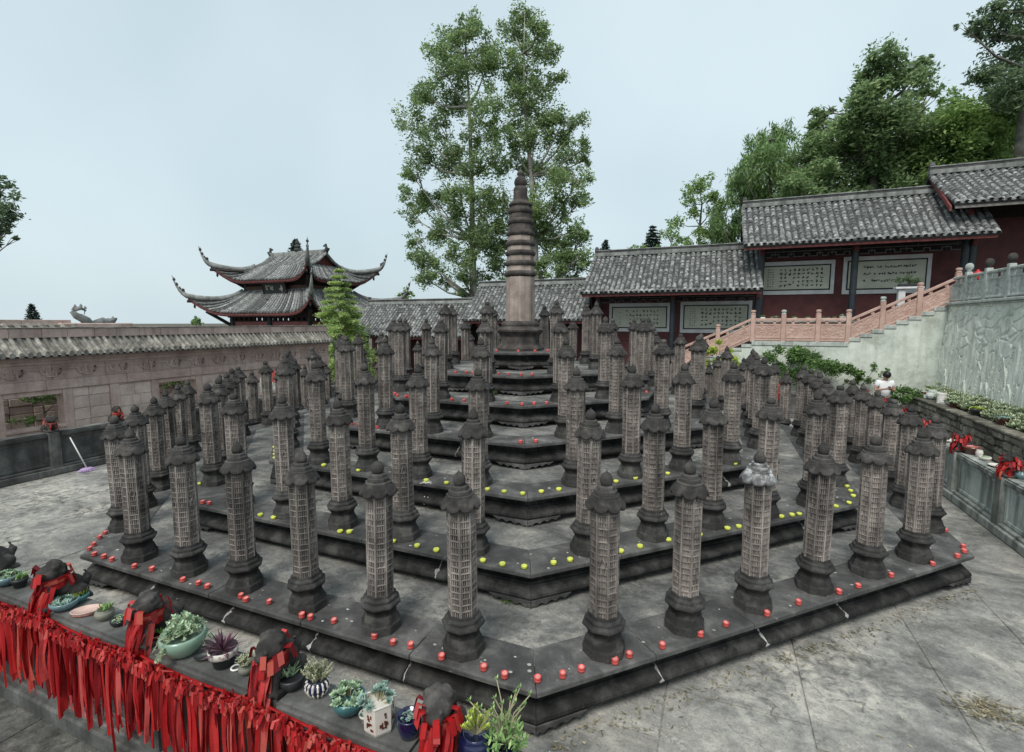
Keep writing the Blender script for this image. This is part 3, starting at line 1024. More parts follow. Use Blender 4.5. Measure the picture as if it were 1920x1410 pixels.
def strip(b, pts, wd, x0, x1):
    """raised band following points (y, z) on a wall face"""
    for (a, b2) in zip(pts[:-1], pts[1:]):
        dy, dz_ = b2[0] - a[0], b2[1] - a[1]
        ln = math.hypot(dy, dz_)
        ny, nz = -dz_ / ln * wd / 2, dy / ln * wd / 2
        e = wd / 2 / ln
        a_ = (a[0] - dy * e, a[1] - dz_ * e)
        c_ = (b2[0] + dy * e, b2[1] + dz_ * e)
        b.ext([(x0, a_[0] + ny, a_[1] + nz), (x0, c_[0] + ny, c_[1] + nz), (x0, c_[0] - ny, c_[1] - nz), (x0, a_[0] - ny, a_[1] - nz)], (x1 - x0, 0, 0))


mot = B()
strip(mot, [(-.365, .075), (-.2, .075), (-.2, .02), (-.175, -.03), (-.14, -.045), (-.08, -.045)], .032, 0, .036)
strip(mot, [(.365, .075), (.2, .075), (.2, .02), (.175, -.03), (.14, -.045), (.08, -.045)], .032, .0005, .0365)
strip(mot, [(-.1, .05), (-.08, .075), (-.05, .075), (-.05, .03), (-.09, .02), (-.09, -.1), (.09, -.1), (.09, .02), (.05, .03), (.05, .075), (.08, .075), (.1, .05)], .028, .001, .038)
mot_me = mot.mesh('carved_motif', M['wallstone'], fix=True)
ym = at(20, 705, x=WX).y - .74 * 10
i = 0
while ym < wy1 - .4:
    obj('carved_motif', mot_me, None, wl, (.01, ym, 1.93))
    ym += .74
# tiled cap
zed = zE
wbox('eave_board', M['darkwood'], wy0, wy1, zE - .052, zE - .01, -.72, .33, bev=0)
dent = B().box((0, 0, 0), (.05, .075, .035)).mesh('rafter_end', M['mount'], bevel=.004)


def capx(t):   # slightly hollow slope from eave to ridge
    return .38 - .5 * t, zE + .02 + (zRb - zE) * (t ** 1.25)


roll = B()
n_ = 6
rows_ = []
for q in range(5):
    t = q / 4
    xx, zz = capx(t)
    rows_.append([(xx, .046 * math.cos(math.pi * e / n_), zz + .062 * math.sin(math.pi * e / n_)) for e in range(n_ + 1)] + [(xx, -.046, zz - .05), (xx, .046, zz - .05)])
roll.sweep(lambda q: rows_[q], range(5))
roll_me = roll.mesh('cap_tile', M['walltile'], fix=True)
pan = B()
rows2 = [[(capx(q / 4)[0], wy0, capx(q / 4)[1] - .03), (capx(q / 4)[0], wy1, capx(q / 4)[1] - .03)] for q in range(5)]
pan.add([p for r in rows2 for p in r], [(2 * q, 2 * q + 1, 2 * q + 3, 2 * q + 2) for q in range(4)])
rows3 = [[(-.24 - (capx(q / 4)[0]), wy0, capx(q / 4)[1] - .03), (-.24 - (capx(q / 4)[0]), wy1, capx(q / 4)[1] - .03)] for q in range(5)]
pan.add([p for r in rows3 for p in r], [(2 * q, 2 * q + 1, 2 * q + 3, 2 * q + 2) for q in range(4)])
pan.build('pan_tiles', M['walltile'], wl, fix=False)
nt_ = int((wy1 - wy0) / .158)
for q in range(nt_):
    yy = wy0 + .08 + q * .158
    obj('cap_tile', roll_me, None, wl, (0, yy + rw_.uniform(-.006, .006), rw_.uniform(-.004, .004)), (0, 0, rw_.uniform(-.02, .02)))
    obj('rafter_end', dent, None, wl, (.335, yy, zE - .03))
y = wy0
while y < wy1 - .05:
    y2 = min(y + rw_.uniform(.5, .62), wy1)
    wbox('ridge_stone', M['ridge'] if False else M['wallstone'], y + .003, y2 - .003, zRb - .02, zRt - .03 + rw_.uniform(-.004, .004), -.21, -.03, bev=.008)
    wbox('ridge_cap', M['walltile'], y + .002, y2 - .002, zRt - .028, zRt + rw_.uniform(-.003, .003), -.235, -.005, bev=.008)
    y = y2

# inner face seen through the openings: a second wall with dry-laid courses
wi = thing('inner_wall', 'rough coursed stone wall seen through the square wall openings', 'wall', (-12.6, 0, 0))
y = -10.0
while y < 2:
    z = 0
    ly = rw_.uniform(.45, .8)
    while z < 2.2:
        hz = rw_.uniform(.16, .24)
        B().box2(-.2, rw_.uniform(-.03, .02), y + .006, y + ly - .006, z + .006, z + hz - .006).build('stone_block', M['wallstone'], wi, bevel=.012)
        z += hz
    y += ly
B().box2(-.3, -.21, -10, 2, 0, 2.2).build('backing', M['mortar'], wi)

# second tiled ridge beyond the wall with a coiled stone dragon on its end
w2 = thing('tiled_ridge_wall', 'second tiled wall ridge standing behind the long wall', 'wall', (-17.0, 0, 0))
p135 = at(133, 603, x=-17.0)
pz = p135.z
B().box2(-.25, .1, -9, p135.y, 0, pz - .32).build('wall_body', M['wallstone'], w2, bevel=.01)
B().box2(-.3, .14, -9, p135.y + .1, pz - .33, pz - .1).build('tile_slope', M['walltile'], w2, bevel=.02)
rr2 = B()
yy = -9
while yy < p135.y:
    rr2.tube([(.42, yy, pz - .28), (.1, yy, pz - .1)], .06, 6)
    yy += .3
tag(rr2.build('cap_tiles', M['walltile'], w2), kind='stuff')
y = -9
while y < p135.y - .1:
    y2 = min(y + 1.1, p135.y)
    B().box2(-.2, .02, y + .004, y2 - .004, pz - .11, pz + .06).build('ridge_stone', M['wallstone'], w2, bevel=.01)
    y = y2
dr = thing('stone_dragon', 'grey coiled stone dragon on the end of the far wall ridge', 'dragon statue', (-17.0, p135.y, 0))
pth = [at(x_, y_, x=-17.0) - Vector((-17.0, p135.y, 0)) for x_, y_ in [(158, 589), (160, 582), (152, 578), (141, 579), (137, 585), (143, 592), (154, 597), (163, 603), (172, 608), (184, 606), (194, 603), (203, 604), (212, 601), (219, 597)]]
B().tube(pth, [.02, .04, .06, .09, .1, .12, .14, .17, .12, .15, .16, .12, .11, .03], 8).build('body', M['ridge'], dr, smooth=True)
fins = B()
for q in range(1, len(pth) - 1):
    p = pth[q]
    fins.lathe([(.05, 0), (.04, .06), (.01, .11)], 5, (p.x, p.y, p.z + .05))
tag(fins.build('spines', M['ridge'], dr), kind='stuff')
B().box2(-.2, .2, -.4, 1.9, pz - .35, pz - .05).build('plinth', M['wallstone'], dr, bevel=.03)

# ================================================================== tiled galleries at the back
TILE_L = .2


def tile_mesh(r=.088, L=TILE_L, n=6):
    b = B()
    outl = lambda rr, z0: [(rr * math.cos(math.pi * e / n), z0, rr * math.sin(math.pi * e / n)) for e in range(n + 1)]
    rows = [outl(r, 0) + outl(r * .82, 0)[::-1], outl(r * .9, L * 1.12) + outl(r * .74, L * 1.12)[::-1]]
    b.sweep(lambda q: rows[q], [0, 1])
    return b.mesh('roof_tile', M['tile'], fix=True)


tile_me = tile_mesh()
disc_me = B().lathe([(.086, -.012), (.09, -.006), (.09, .004), (.07, .008), (.02, .006)], 10).mesh('tile_end', M['tile'])
GYE, GYR = 11.3, 13.2


def glyphs(b, y, x0, x1, z0, z1, cols, rows, seed, sz, right_block=True, xs=None):
    """brush-written columns: small stacked strokes, illegible at this distance as in the photograph"""
    r = random.Random(seed)
    for c in range(cols):
        cx = x0 + (x1 - x0) * (c + .5) / cols
        for q in range(rows):
            if r.random() < .12: continue
            cz = z1 - (z1 - z0) * (q + .5) / rows + r.uniform(-.01, .01)
            for s in range(r.randint(3, 5)):
                horiz = r.random() < .55
                l = sz * r.uniform(.5, 1.05)
                t = sz * r.uniform(.16, .28)
                ox, oz = r.uniform(-.3, .3) * sz, r.uniform(-.35, .35) * sz
                rot = Matrix.Rotation(r.uniform(-.5, .3) if horiz else r.uniform(-.4, .4), 3, 'Y')
                b.box((cx + ox, y - s * .0004, cz + oz), (l, .003, t) if horiz else (t, .003, l), rot=rot)


def gallery(label, x0, x1, ze, zr, floor, cols, indiv, panels=(), ye=GYE, yr=GYR, seed=1, rx0=None, rx1=None, lattice=True, redwall=True, eave_mat='redtrim', pitch=.217):
    rg = random.Random(seed)
    t = thing('gallery_hall', label, 'gallery', ((x0 + x1) / 2, ye, floor))
    ox, oy, oz = (x0 + x1) / 2, ye, floor
    rx0 = x0 if rx0 is None else rx0
    rx1 = x1 if rx1 is None else rx1

    def P(x, y, z):
        return (x - ox, y - oy, z - oz)
    L = math.hypot(yr - ye, zr - ze)
    sl = math.atan2(zr - ze, yr - ye)
    # deck, rear slope
    d = B()
    d.add([P(x0, ye, ze), P(x1, ye, ze), P(rx1, yr, zr), P(rx0, yr, zr), P(x0, ye + .05, ze - .1), P(x1, ye + .05, ze - .1), P(rx1, yr, zr - .12), P(rx0, yr, zr - .12)],
          [(0, 1, 2, 3), (7, 6, 5, 4), (0, 4, 5, 1), (1, 5, 6, 2), (3, 7, 4, 0)])
    yb = 2 * yr - ye
    d.add([P(rx0, yr, zr), P(rx1, yr, zr), P(x1, yb, ze), P(x0, yb, ze), P(rx0, yr, zr - .12), P(rx1, yr, zr - .12), P(x1, yb, ze - .12), P(x0, yb, ze - .12)],
          [(0, 1, 2, 3), (7, 6, 5, 4), (1, 5, 6, 2), (3, 7, 4, 0), (2, 6, 7, 3)])
    roof = d.build('roof', M['tiledeck'], t, fix=False)
    nc = int((x1 - x0) / pitch)
    nr = max(6, int(L / (TILE_L * .9)))
    stepv = L / nr
    cells = []
    for c in range(nc + 1):
        for r in range(nr):
            cells.append((r, c))
    cells.sort(key=lambda q: (q[0], q[1]))
    single = set(cells[:indiv])
    rest = B()
    tv = [tuple(v.co) for v in tile_me.vertices]
    tf = [tuple(p.vertices) for p in tile_me.polygons]
    sag = [rg.uniform(-.01, .01) for _ in range(nc + 1)]
    for (r, c) in cells:
        u = r / nr
        xa = x0 + .06 + c * (x1 - x0 - .12) / nc
        xb = rx0 + .06 + c * (rx1 - rx0 - .12) / nc
        xx = xa + (xb - xa) * u + rg.uniform(-.012, .012)
        off = stepv * r - (.03 if r == 0 else 0)
        yy = ye + math.cos(sl) * off
        zz = ze + math.sin(sl) * off - .018 + rg.uniform(-.005, .012) + sag[c] - .05 * math.sin(math.pi * u)
        rot = (sl - .06 + rg.uniform(-.03, .03), rg.uniform(-.06, .06), rg.uniform(-.04, .04))
        s = rg.uniform(.95, 1.08)
        if (r, c) in single:
            obj('roof_tile', tile_me, None, roof, P(xx, yy, zz), rot, (s, 1.0, s))
        else:
            mx = Matrix.Translation(P(xx, yy, zz)) @ Matrix.Rotation(rot[2], 4, 'Z') @ Matrix.Rotation(rot[0], 4, 'X') @ Matrix.Diagonal((s, 1, s, 1))
            rest.add([mx @ Vector(v) for v in tv], tf)
    if rest.v:
        tag(rest.build('roof_tiles', M['tile'], roof, fix=False), kind='stuff')
    # drip tiles between the rolls along the eave
    dp = B()
    for c in range(nc):
        xa = x0 + .06 + (c + .5) * (x1 - x0 - .12) / nc
        pts = [P(xa + .075 * math.cos(math.pi + math.pi * e / 6), ye - .03, ze - .005 + .05 * math.sin(math.pi + math.pi * e / 6)) for e in range(7)]
        dp.ext(pts, (0, .12, .1))
    tag(dp.build('drip_tiles', M['tile'], roof), kind='stuff')
    # ridge
    rg_o = obj('ridge', B().box(P((rx0 + rx1) / 2, yr, zr + .06), (rx1 - rx0 - .02, .26, .16)).mesh('ridge', M['ridge'], bevel=.012), None, t)
    xx = rx0 + .02
    while xx < rx1 - .1:
        x2 = min(xx + rg.uniform(.8, 1.1), rx1 - .02)
        B().box(P((xx + x2) / 2, yr, zr + .185), (x2 - xx - .006, .18, .09)).build('ridge_brick', M['tiledeck'], rg_o, bevel=.006)
        B().box(P((xx + x2) / 2, yr, zr + .255), (x2 - xx - .004, .23, .045)).build('ridge_brick', M['ridge'], rg_o, bevel=.01)
        xx = x2
    for xe in (rx0 + .1, rx1 - .1):
        B().box(P(xe, yr, zr + .36), (.2, .16, .16), top=.6).build('ridge_end', M['tiledeck'], rg_o, bevel=.02)
    # eave board, purlins, rafters
    B().box(P((x0 + x1) / 2, ye + .1, ze - .135), (x1 - x0 - .06, .05, .11)).build('eave_board', M[eave_mat], t, bevel=.004)
    rf = B()
    xx = x0 + .15
    while xx < x1 - .1:
        rf.ext([P(xx - .03, ye + .14, ze - .11), P(xx + .03, ye + .14, ze - .11), P(xx + .03, ye + .14, ze - .17), P(xx - .03, ye + .14, ze - .17)], (0, yr - ye - .2, (zr - ze) * (yr - ye - .2) / (yr - ye)))
        xx += .33
    tag(rf.build('rafters', M['darkwood'], t), kind='stuff')
    # walls and columns
    yw = 13.2 + .011 * (seed - 20)
    ceil = ze + (zr - ze) * .8
    B().box2(*[v for v in (x0 + .15 - ox, x1 - .15 - ox, yw - oy, yw + .18 - oy, 0, ceil - oz)]).build('back_wall', M['red'] if redwall else M['darkwood'], t)
    B().box2(x0 + .2 - ox, x1 - .2 - ox, yw - .03 - oy, yw - .002 - oy, ze - .3 - oz, ceil + .05 - oz).build('eave_shade_board', M['darkwood'], t)  # dark board added to paint in the darkness under the eave
    B().box2(x0 + .2 - ox, x1 - .2 - ox, -.1, 1.9, -.5, -.002).build('terrace', M['balus'], t)
    B().box2(x0 + .1 - ox, x1 - .1 - ox, 12.1 - oy, 12.28 - oy, ze - .02 - oz, ze + .22 - oz).build('beam', M['darkwood'], t)
    for cx in cols:
        zc_ = ze + .12
        col = B().lathe([(.15, .0), (.15, .1), (.12, .13), (.118, zc_ - floor)], 14, P(cx, 12.2, floor)).build('column', M['black'], t)
        B().box(P(cx, 12.05, ze - .22), (.16, .1, .22)).build('bracket', M['redtrim'], t, bevel=.02)
    if lattice:
        zz = ze - .42
        for a, b2 in zip(cols[:-1], cols[1:]):
            lt = B()
            xx = a + .16
            up = 0
            while xx < b2 - .3:
                l = rg.choice([.18, .26, .34])
                lt.box(P(xx + l / 2, 12.2, zz + up * .11), (l, .035, .026))
                lt.box(P(xx + l, 12.2, zz + .055), (.026, .032, .13))
                if rg.random() < .6: lt.box(P(xx + l / 2, 12.2, zz + .11 - up * .11 + .1), (.024, .03, .12))
                xx += l
                up = 1 - up
            lt.box(P((a + b2) / 2, 12.2, zz + .2), (b2 - a - .24, .04, .03))
            tag(lt.build('lattice', M['lattice'], t), kind='stuff')
    for q, (a, b2, z0, z1, gc) in enumerate(panels):
        mo = B().box(P((a + b2) / 2, yw - .03, (z0 + z1) / 2), (b2 - a, .058, z1 - z0)).build('calligraphy_panel', M['mount'], t, bevel=.006)
        bx_, bz_ = .13, .16
        B().box(P((a + b2) / 2, yw - .065, (z0 + z1) / 2), (b2 - a - 2 * bx_, .016, z1 - z0 - 2 * bz_)).build('frame', M['ink'], mo)
        B().box(P((a + b2) / 2, yw - .0765, (z0 + z1) / 2), (b2 - a - 2 * bx_ - .1, .012, z1 - z0 - 2 * bz_ - .1)).build('paper', M['paper'], mo)
        gb = B()
        yy = yw - .0855 - oy
        wd = b2 - a - 2 * bx_ - .1
        ca_ = a + bx_ + .05
        gz0, gz1 = z0 + bz_ + .13 - oz, z1 - bz_ - .12 - oz
        if gc == 'running':
            glyphs(gb, yy, ca_ + wd * .26 - ox, ca_ + wd * .92 - ox, gz0, gz1, 10, 5, seed + q, .1)
            glyphs(gb, yy, ca_ + wd * .08 - ox, ca_ + wd * .19 - ox, gz0, gz1, 3, 8, seed + q + 9, .05)
        elif gc == 'grid':
            glyphs(gb, yy, ca_ + wd * .24 - ox, ca_ + wd * .88 - ox, gz0, gz1, 10, 4, seed + q, .09)
            glyphs(gb, yy, ca_ + wd * .12 - ox, ca_ + wd * .17 - ox, gz0, gz1, 1, 7, seed + q + 9, .05)
        else:
            glyphs(gb, yy, ca_ + wd * .2 - ox, ca_ + wd * .88 - ox, gz0 + .08, gz1 - .02, 20, 3, seed + q, .085)
        tag(gb.build('calligraphy', M['ink'], mo, fix=False), kind='stuff')
    return t


gallery('low tiled gallery roof at the back left, beyond the small redwood', -14.6, -7.35, 2.47, 4.15, -.3, [-14, -11.5, -9], 0, seed=21, lattice=False, pitch=.2)
gallery('tiled gallery roof directly behind the pagoda', -7.5, -1.45, 3.28, 4.98, .1, [-7, -4.6, -2.2], 0, seed=22, lattice=False, rx0=-7.5, rx1=-1.4, pitch=.2)
gallery('tiled gallery with two calligraphy panels left of the pink stair railing', -1.62, 5.55, 4.44, 6.2, 1.1, [-1.02, 2.2, 5.45], 300,
        [(-.72, 2.02, 2.72, 4.02, 'grid'), (2.45, 5.32, 2.68, 4.06, 'running')], seed=23, rx0=-1.46, rx1=5.42)
gallery('higher tiled gallery with two calligraphy panels above the pink stair railing', 4.82, 12.45, 6.11, 7.88, 2.45, [5.52, 8.66, 12.1], 300,
        [(5.45, 8.22, 4.28, 5.62, 'running'), (8.5, 11.3, 4.25, 5.7, 'block')], seed=24, rx0=4.74, rx1=12.4)
g5 = gallery('highest tiled gallery at the right edge with a pale eave board', 11.2, 20, 7.14, 8.55, 3.7, [11.9, 15, 18.5], 160, seed=25, rx0=10.95, rx1=20, eave_mat='beige', lattice=False)
bb = B()
for s in (0,):
    bb.ext([(11.05 - 15.6, 0 - .02, 7.02 - 3.7), (11.05 - 15.6, 1.9, 8.45 - 3.7), (11.05 - 15.6, 1.9, 8.27 - 3.7), (11.05 - 15.6, -.02, 6.86 - 3.7)], (.06, 0, 0))
bb.build('barge_board', M['redtrim'], g5)
B().ext([(11.3 - 15.6, 1.0, 7.5 - 3.7), (11.3 - 15.6, 1.9, 8.35 - 3.7), (11.3 - 15.6, 2.8, 7.5 - 3.7)], (.05, 0, 0)).build('gable', M['redtrim'], g5)

# ================================================================== stair, plaster wall, pink railing
SY = 10.3
st = thing('stone_stair', 'pale plastered stair flight climbing right in front of the galleries', 'stair', (5.2, SY, 0))
prof = []
for i in range(8):
    prof.append((5.2 - .32 * (8 - i), 2.45 - .14 * (8 - i)))
NSTEP = 9
up = [(8.25 + .33 * i, 2.45 + .148 * (i + 1)) for i in range(NSTEP)]
poly = [(2.64, -.1), (2.64, 2.45 - .14 * 8)]
for i in range(8):
    xx = 5.2 - .32 * (8 - i) + .32
    poly += [(xx, 2.45 - .14 * (8 - i)), (xx, 2.45 - .14 * (7 - i))]
poly += [(8.25, 2.45)]
for i in range(NSTEP):
    xx = 8.25 + .33 * i
    poly += [(xx, 2.45 + .148 * (i + 1)), (xx + .33, 2.45 + .148 * (i + 1))]
poly += [(11.3, 2.45 + .148 * NSTEP), (11.3, -.1)]
cl = []
for p in poly:
    if not cl or abs(p[0] - cl[-1][0]) + abs(p[1] - cl[-1][1]) > 1e-5: cl.append(p)
B().ext([(x_ - 5.2, 0, z_) for x_, z_ in cl], (0, .25, 0)).build('plaster_wall', M['plaster'], st)
for i in range(NSTEP):
    B().box2(8.25 + .33 * i - 5.2, 8.25 + .33 * (i + 1) + .02 - 5.2, -.03, 1.6, 2.45 + .148 * i + .03, 2.45 + .148 * (i + 1) + .012).build('step', M['greystone'], st, bevel=.01)
for i in range(8):
    xx = 5.2 - .32 * (8 - i)
    B().box2(xx - 5.2 - .02, xx + .32 - 5.2, -.03, 1.6, 2.45 - .14 * (8 - i) - .1, 2.45 - .14 * (8 - i) + .012).build('step', M['greystone'], st, bevel=.01)
B().box2(0, 8.25 - 5.2, -.03, 1.6, 2.3, 2.452).build('landing', M['greystone'], st, bevel=.01)

pr = thing('pink_stone_railing', 'pink carved stone railing following the stair and landing', 'railing', (5.2, SY + .06, 0))
posts = [(2.75, 1.40), (4.03, 1.92), (5.22, 2.45), (6.22, 2.45), (7.31, 2.45), (8.22, 2.45), (9.18, 2.87), (10.17, 3.31), (11.14, 3.75)]
rp2 = random.Random(9)


def carved(x0, x1, za, zb, hh, y, seed):
    """grid with scrolling floral relief"""
    nx, nz = max(10, int((x1 - x0) / .03)), 14
    vs, fs = [], []
    for i in range(nx + 1):
        for k in range(nz + 1):
            u, v = i / nx, k / nz
            xx = x0 + (x1 - x0) * u
            zz = za + (zb - za) * u + hh * v
            ed = min(u * (x1 - x0), (1 - u) * (x1 - x0), v * hh, (1 - v) * hh)
            q = mnoise.noise(Vector((xx * 9 + seed, zz * 9, 1.3)))
            r = abs(math.sin(q * 7 + math.cos(xx * 22) * .8))
            dsp = .018 * r if ed > .06 else (.022 if ed < .045 else 0)
            vs.append((xx, y - dsp, zz))
    for i in range(nx):
        for k in range(nz):
            a = i * (nz + 1) + k
            fs.append((a, a + nz + 1, a + nz + 2, a + 1))
    return vs, fs


for i, (xx, zz) in enumerate(posts):
    hgt = 1.0
    B().box((xx - 5.2, 0, zz + hgt / 2 - .03), (.15, .16, hgt)).build('post', M['pink'], pr, bevel=.012)
    B().lathe([(.07, 0), (.085, .015), (.085, .04), (.06, .055), (.06, .075), (.085, .1), (.085, .15), (.06, .17), (.02, .175)], 10, (xx - 5.2, 0, zz + hgt - .03)).build('post_cap', M['pink'] if i % 3 else M['greystone'], pr, smooth=False)
for (a, b2) in zip(posts[:-1], posts[1:]):
    x0, x1 = a[0] + .075 - 5.2, b2[0] - .075 - 5.2
    za, zb = a[1], b2[1]
    for nm, z0, z1, th in (('handrail', .74, .84, .12), ('bottom_rail', .02, .1, .1)):
        poly = [(x0, -th / 2, za + z0), (x1, -th / 2, zb + z0), (x1, -th / 2, zb + z1), (x0, -th / 2, za + z1)]
        B().ext(poly, (0, th, 0)).build(nm, M['pink'], pr, bevel=.01)
    poly = [(x0, -.035, za + .1), (x1, -.035, zb + .1), (x1, -.035, zb + .64), (x0, -.035, za + .64)]
    pn = B().ext(poly, (0, .07, 0)).build('panel', M['pink'], pr)
    vs, fs = carved(x0 + .01, x1 - .01, za + .11, zb + .11, .52, -.037, rp2.uniform(0, 50))
    B().add(vs, fs).build('carving', M['pink'], pn, fix=False)
    for q in (.25, .75):
        xm = x0 + (x1 - x0) * q
        zm = za + (zb - za) * q
        B().box((xm, 0, zm + .69), (.1, .06, .1)).build('baluster', M['pink'], pr, bevel=.008)

# ================================================================== carved relief wall
RW0, RW1 = 10.99, 10.72    # face at the top and at the foot
rw = thing('relief_wall', 'pale terrace wall carved with a mountain landscape in relief', 'wall', (11.0, 5, 0))


def relief_h(y, z):
    """layered mountains with incised outlines and falling folds, crazed stone sky above"""
    c = mnoise.voronoi(Vector((y * 2.2, z * 3.0 + .4 * y, 0)))[0]
    e = c[1] - c[0]
    h = .04 * max(0, min(1, e / .14)) - .01
    for (cy, pk, wd, st_) in MTN:
        s = pk - abs((y - cy) / wd) ** 1.45 * (pk - .3) + .12 * mnoise.noise(Vector((y * 2.6, st_, 0))) + .05 * mnoise.noise(Vector((y * 8, st_, 3)))
        d = s - z
        if d > 0:
            q = mnoise.noise(Vector((y * 3.2 + (y - cy) * .8, z * .75, st_ * 1.7)))
            q2 = mnoise.noise(Vector((y * 9 + .4 * math.sin(z * 4), z * 1.6, st_)))
            g = max(0, 1 - abs(math.sin(q * 13)) / .3)
            rim = math.exp(-((d - .06) / .05) ** 2)
            foot = min(1, d / .5)
            h = st_ * .005 + .022 * rim - .085 * g * foot + .032 * q2 - .08 * math.exp(-(d / .018) ** 2)
    return h


MTN = [(9.6, 3.35, 1.1, 1.0), (8.2, 2.9, .9, 1.5), (7.0, 3.1, 1.0, 1.2), (5.6, 3.0, 1.1, 1.4), (4.2, 3.2, 1.1, 1.0), (8.9, 2.2, .7, 3.0), (7.6, 2.1, .6, 3.4), (6.4, 2.3, .7, 3.2), (5.2, 2.0, .7, 3.5), (3.6, 2.2, .8, 3.0), (9.7, 1.7, .5, 5.0), (8.3, 1.5, .5, 5.4), (7.0, 1.5, .5, 5.2), (5.9, 1.6, .5, 5.5), (4.6, 1.5, .6, 5.0)]
NY, NZ = 460, 170
ya, yb_, za_, zb_ = 2.0, 10.29, .7, 3.7
vs, fs = [], []
for i in range(NY + 1):
    yy = ya + (yb_ - ya) * i / NY
    for k in range(NZ + 1):
        zz = za_ + (zb_ - za_) * k / NZ
        xx = RW1 + (RW0 - RW1) * (zz / 3.7)
        vs.append((xx - 11.0 - relief_h(yy, zz) - .02, yy - 5, zz))
for i in range(NY):
    for k in range(NZ):
        a = i * (NZ + 1) + k
        fs.append((a, a + 1, a + NZ + 2, a + NZ + 1))
B().add(vs, fs).build('carved_face', M['relief'], rw, fix=False, smooth=False)
B().ext([(RW1 - 11 + .01, -5, 0), (RW0 - 11 + .01, -5, 3.7), (.6, -5, 3.7), (.6, -5, 0)], (0, 10.29, 0)).build('wall_body', M['relief'], rw)
B().box2(-.16, .5, -5, 5.24, 3.7, 3.78).build('cornice', M['greystone'], rw, bevel=.015)
B().box2(-.1, .5, -5, 5.22, 3.645, 3.698).build('cornice_step', M['greystone'], rw, bevel=.01)
ub = thing('granite_railing', 'grey granite railing with ball-topped posts on the relief wall', 'railing', (11.0, 5, 3.78))
py_ = [at(q, 540, x=11.0).y for q in (1814, 1851, 1893)]
pps = [py_[0], py_[1], py_[2]]
dlt = (py_[0] - py_[2]) / 2
while pps[-1] > 1: pps.append(pps[-1] - dlt)
for q, yy in enumerate(pps):
    B().box((0, yy - 5, .44), (.15, .15, .88)).build('post', M['greystone'], ub, bevel=.012)
    B().lathe([(.05, .88), (.06, .9), (.05, .92), (.09, .97), (.105, 1.03), (.09, 1.1), (.05, 1.14), (.01, 1.15)], 12, (0, yy - 5, 0)).build('post_ball', M['cap'] if q else M['greystone'], ub, smooth=True)
for a, b2 in zip([10.25] + pps[:-1], pps):
    y0, y1 = b2 - 5 + .075, a - 5 - .075
    if y1 - y0 < .1: continue
    B().box((0, (y0 + y1) / 2, .76), (.13, y1 - y0, .08)).build('handrail', M['greystone'], ub, bevel=.02)
    pn = B().box((0, (y0 + y1) / 2, .31), (.08, y1 - y0, .56)).build('panel', M['greystone'], ub, bevel=.01)
    nv, nf = [], []
    n1, n2 = 26, 16
    for i in range(n1 + 1):
        for k in range(n2 + 1):
            u, v = i / n1, k / n2
            ed = min(u, 1 - u, v * .55, (1 - v) * .55)
            q = abs(mnoise.noise(Vector((u * 6 + b2 * 7, v * 4, b2))))
            dsp = .03 if ed < .05 else .004 + .03 * q
            nv.append((-.041 - dsp, y0 + (y1 - y0) * u, .04 + .54 * v))
    for i in range(n1):
        for k in range(n2):
            a_ = i * (n2 + 1) + k
            nf.append((a_, a_ + 1, a_ + n2 + 2, a_ + n2 + 1))
    B().add(nv, nf).build('carving', M['greystone'], pn, fix=False)
    for q in (.3, .7):
        B().box((0, y0 + (y1 - y0) * q, .655), (.07, .12, .13)).build('baluster', M['greystone'], ub, bevel=.01)

# ================================================================== pavilion with upturned eaves
PVX, PVY = -22.0, 15.4
pvn = thing('pavilion', 'two-storey pavilion with upturned grey tiled roofs behind the left wall', 'pavilion', (PVX, PVY, 0))


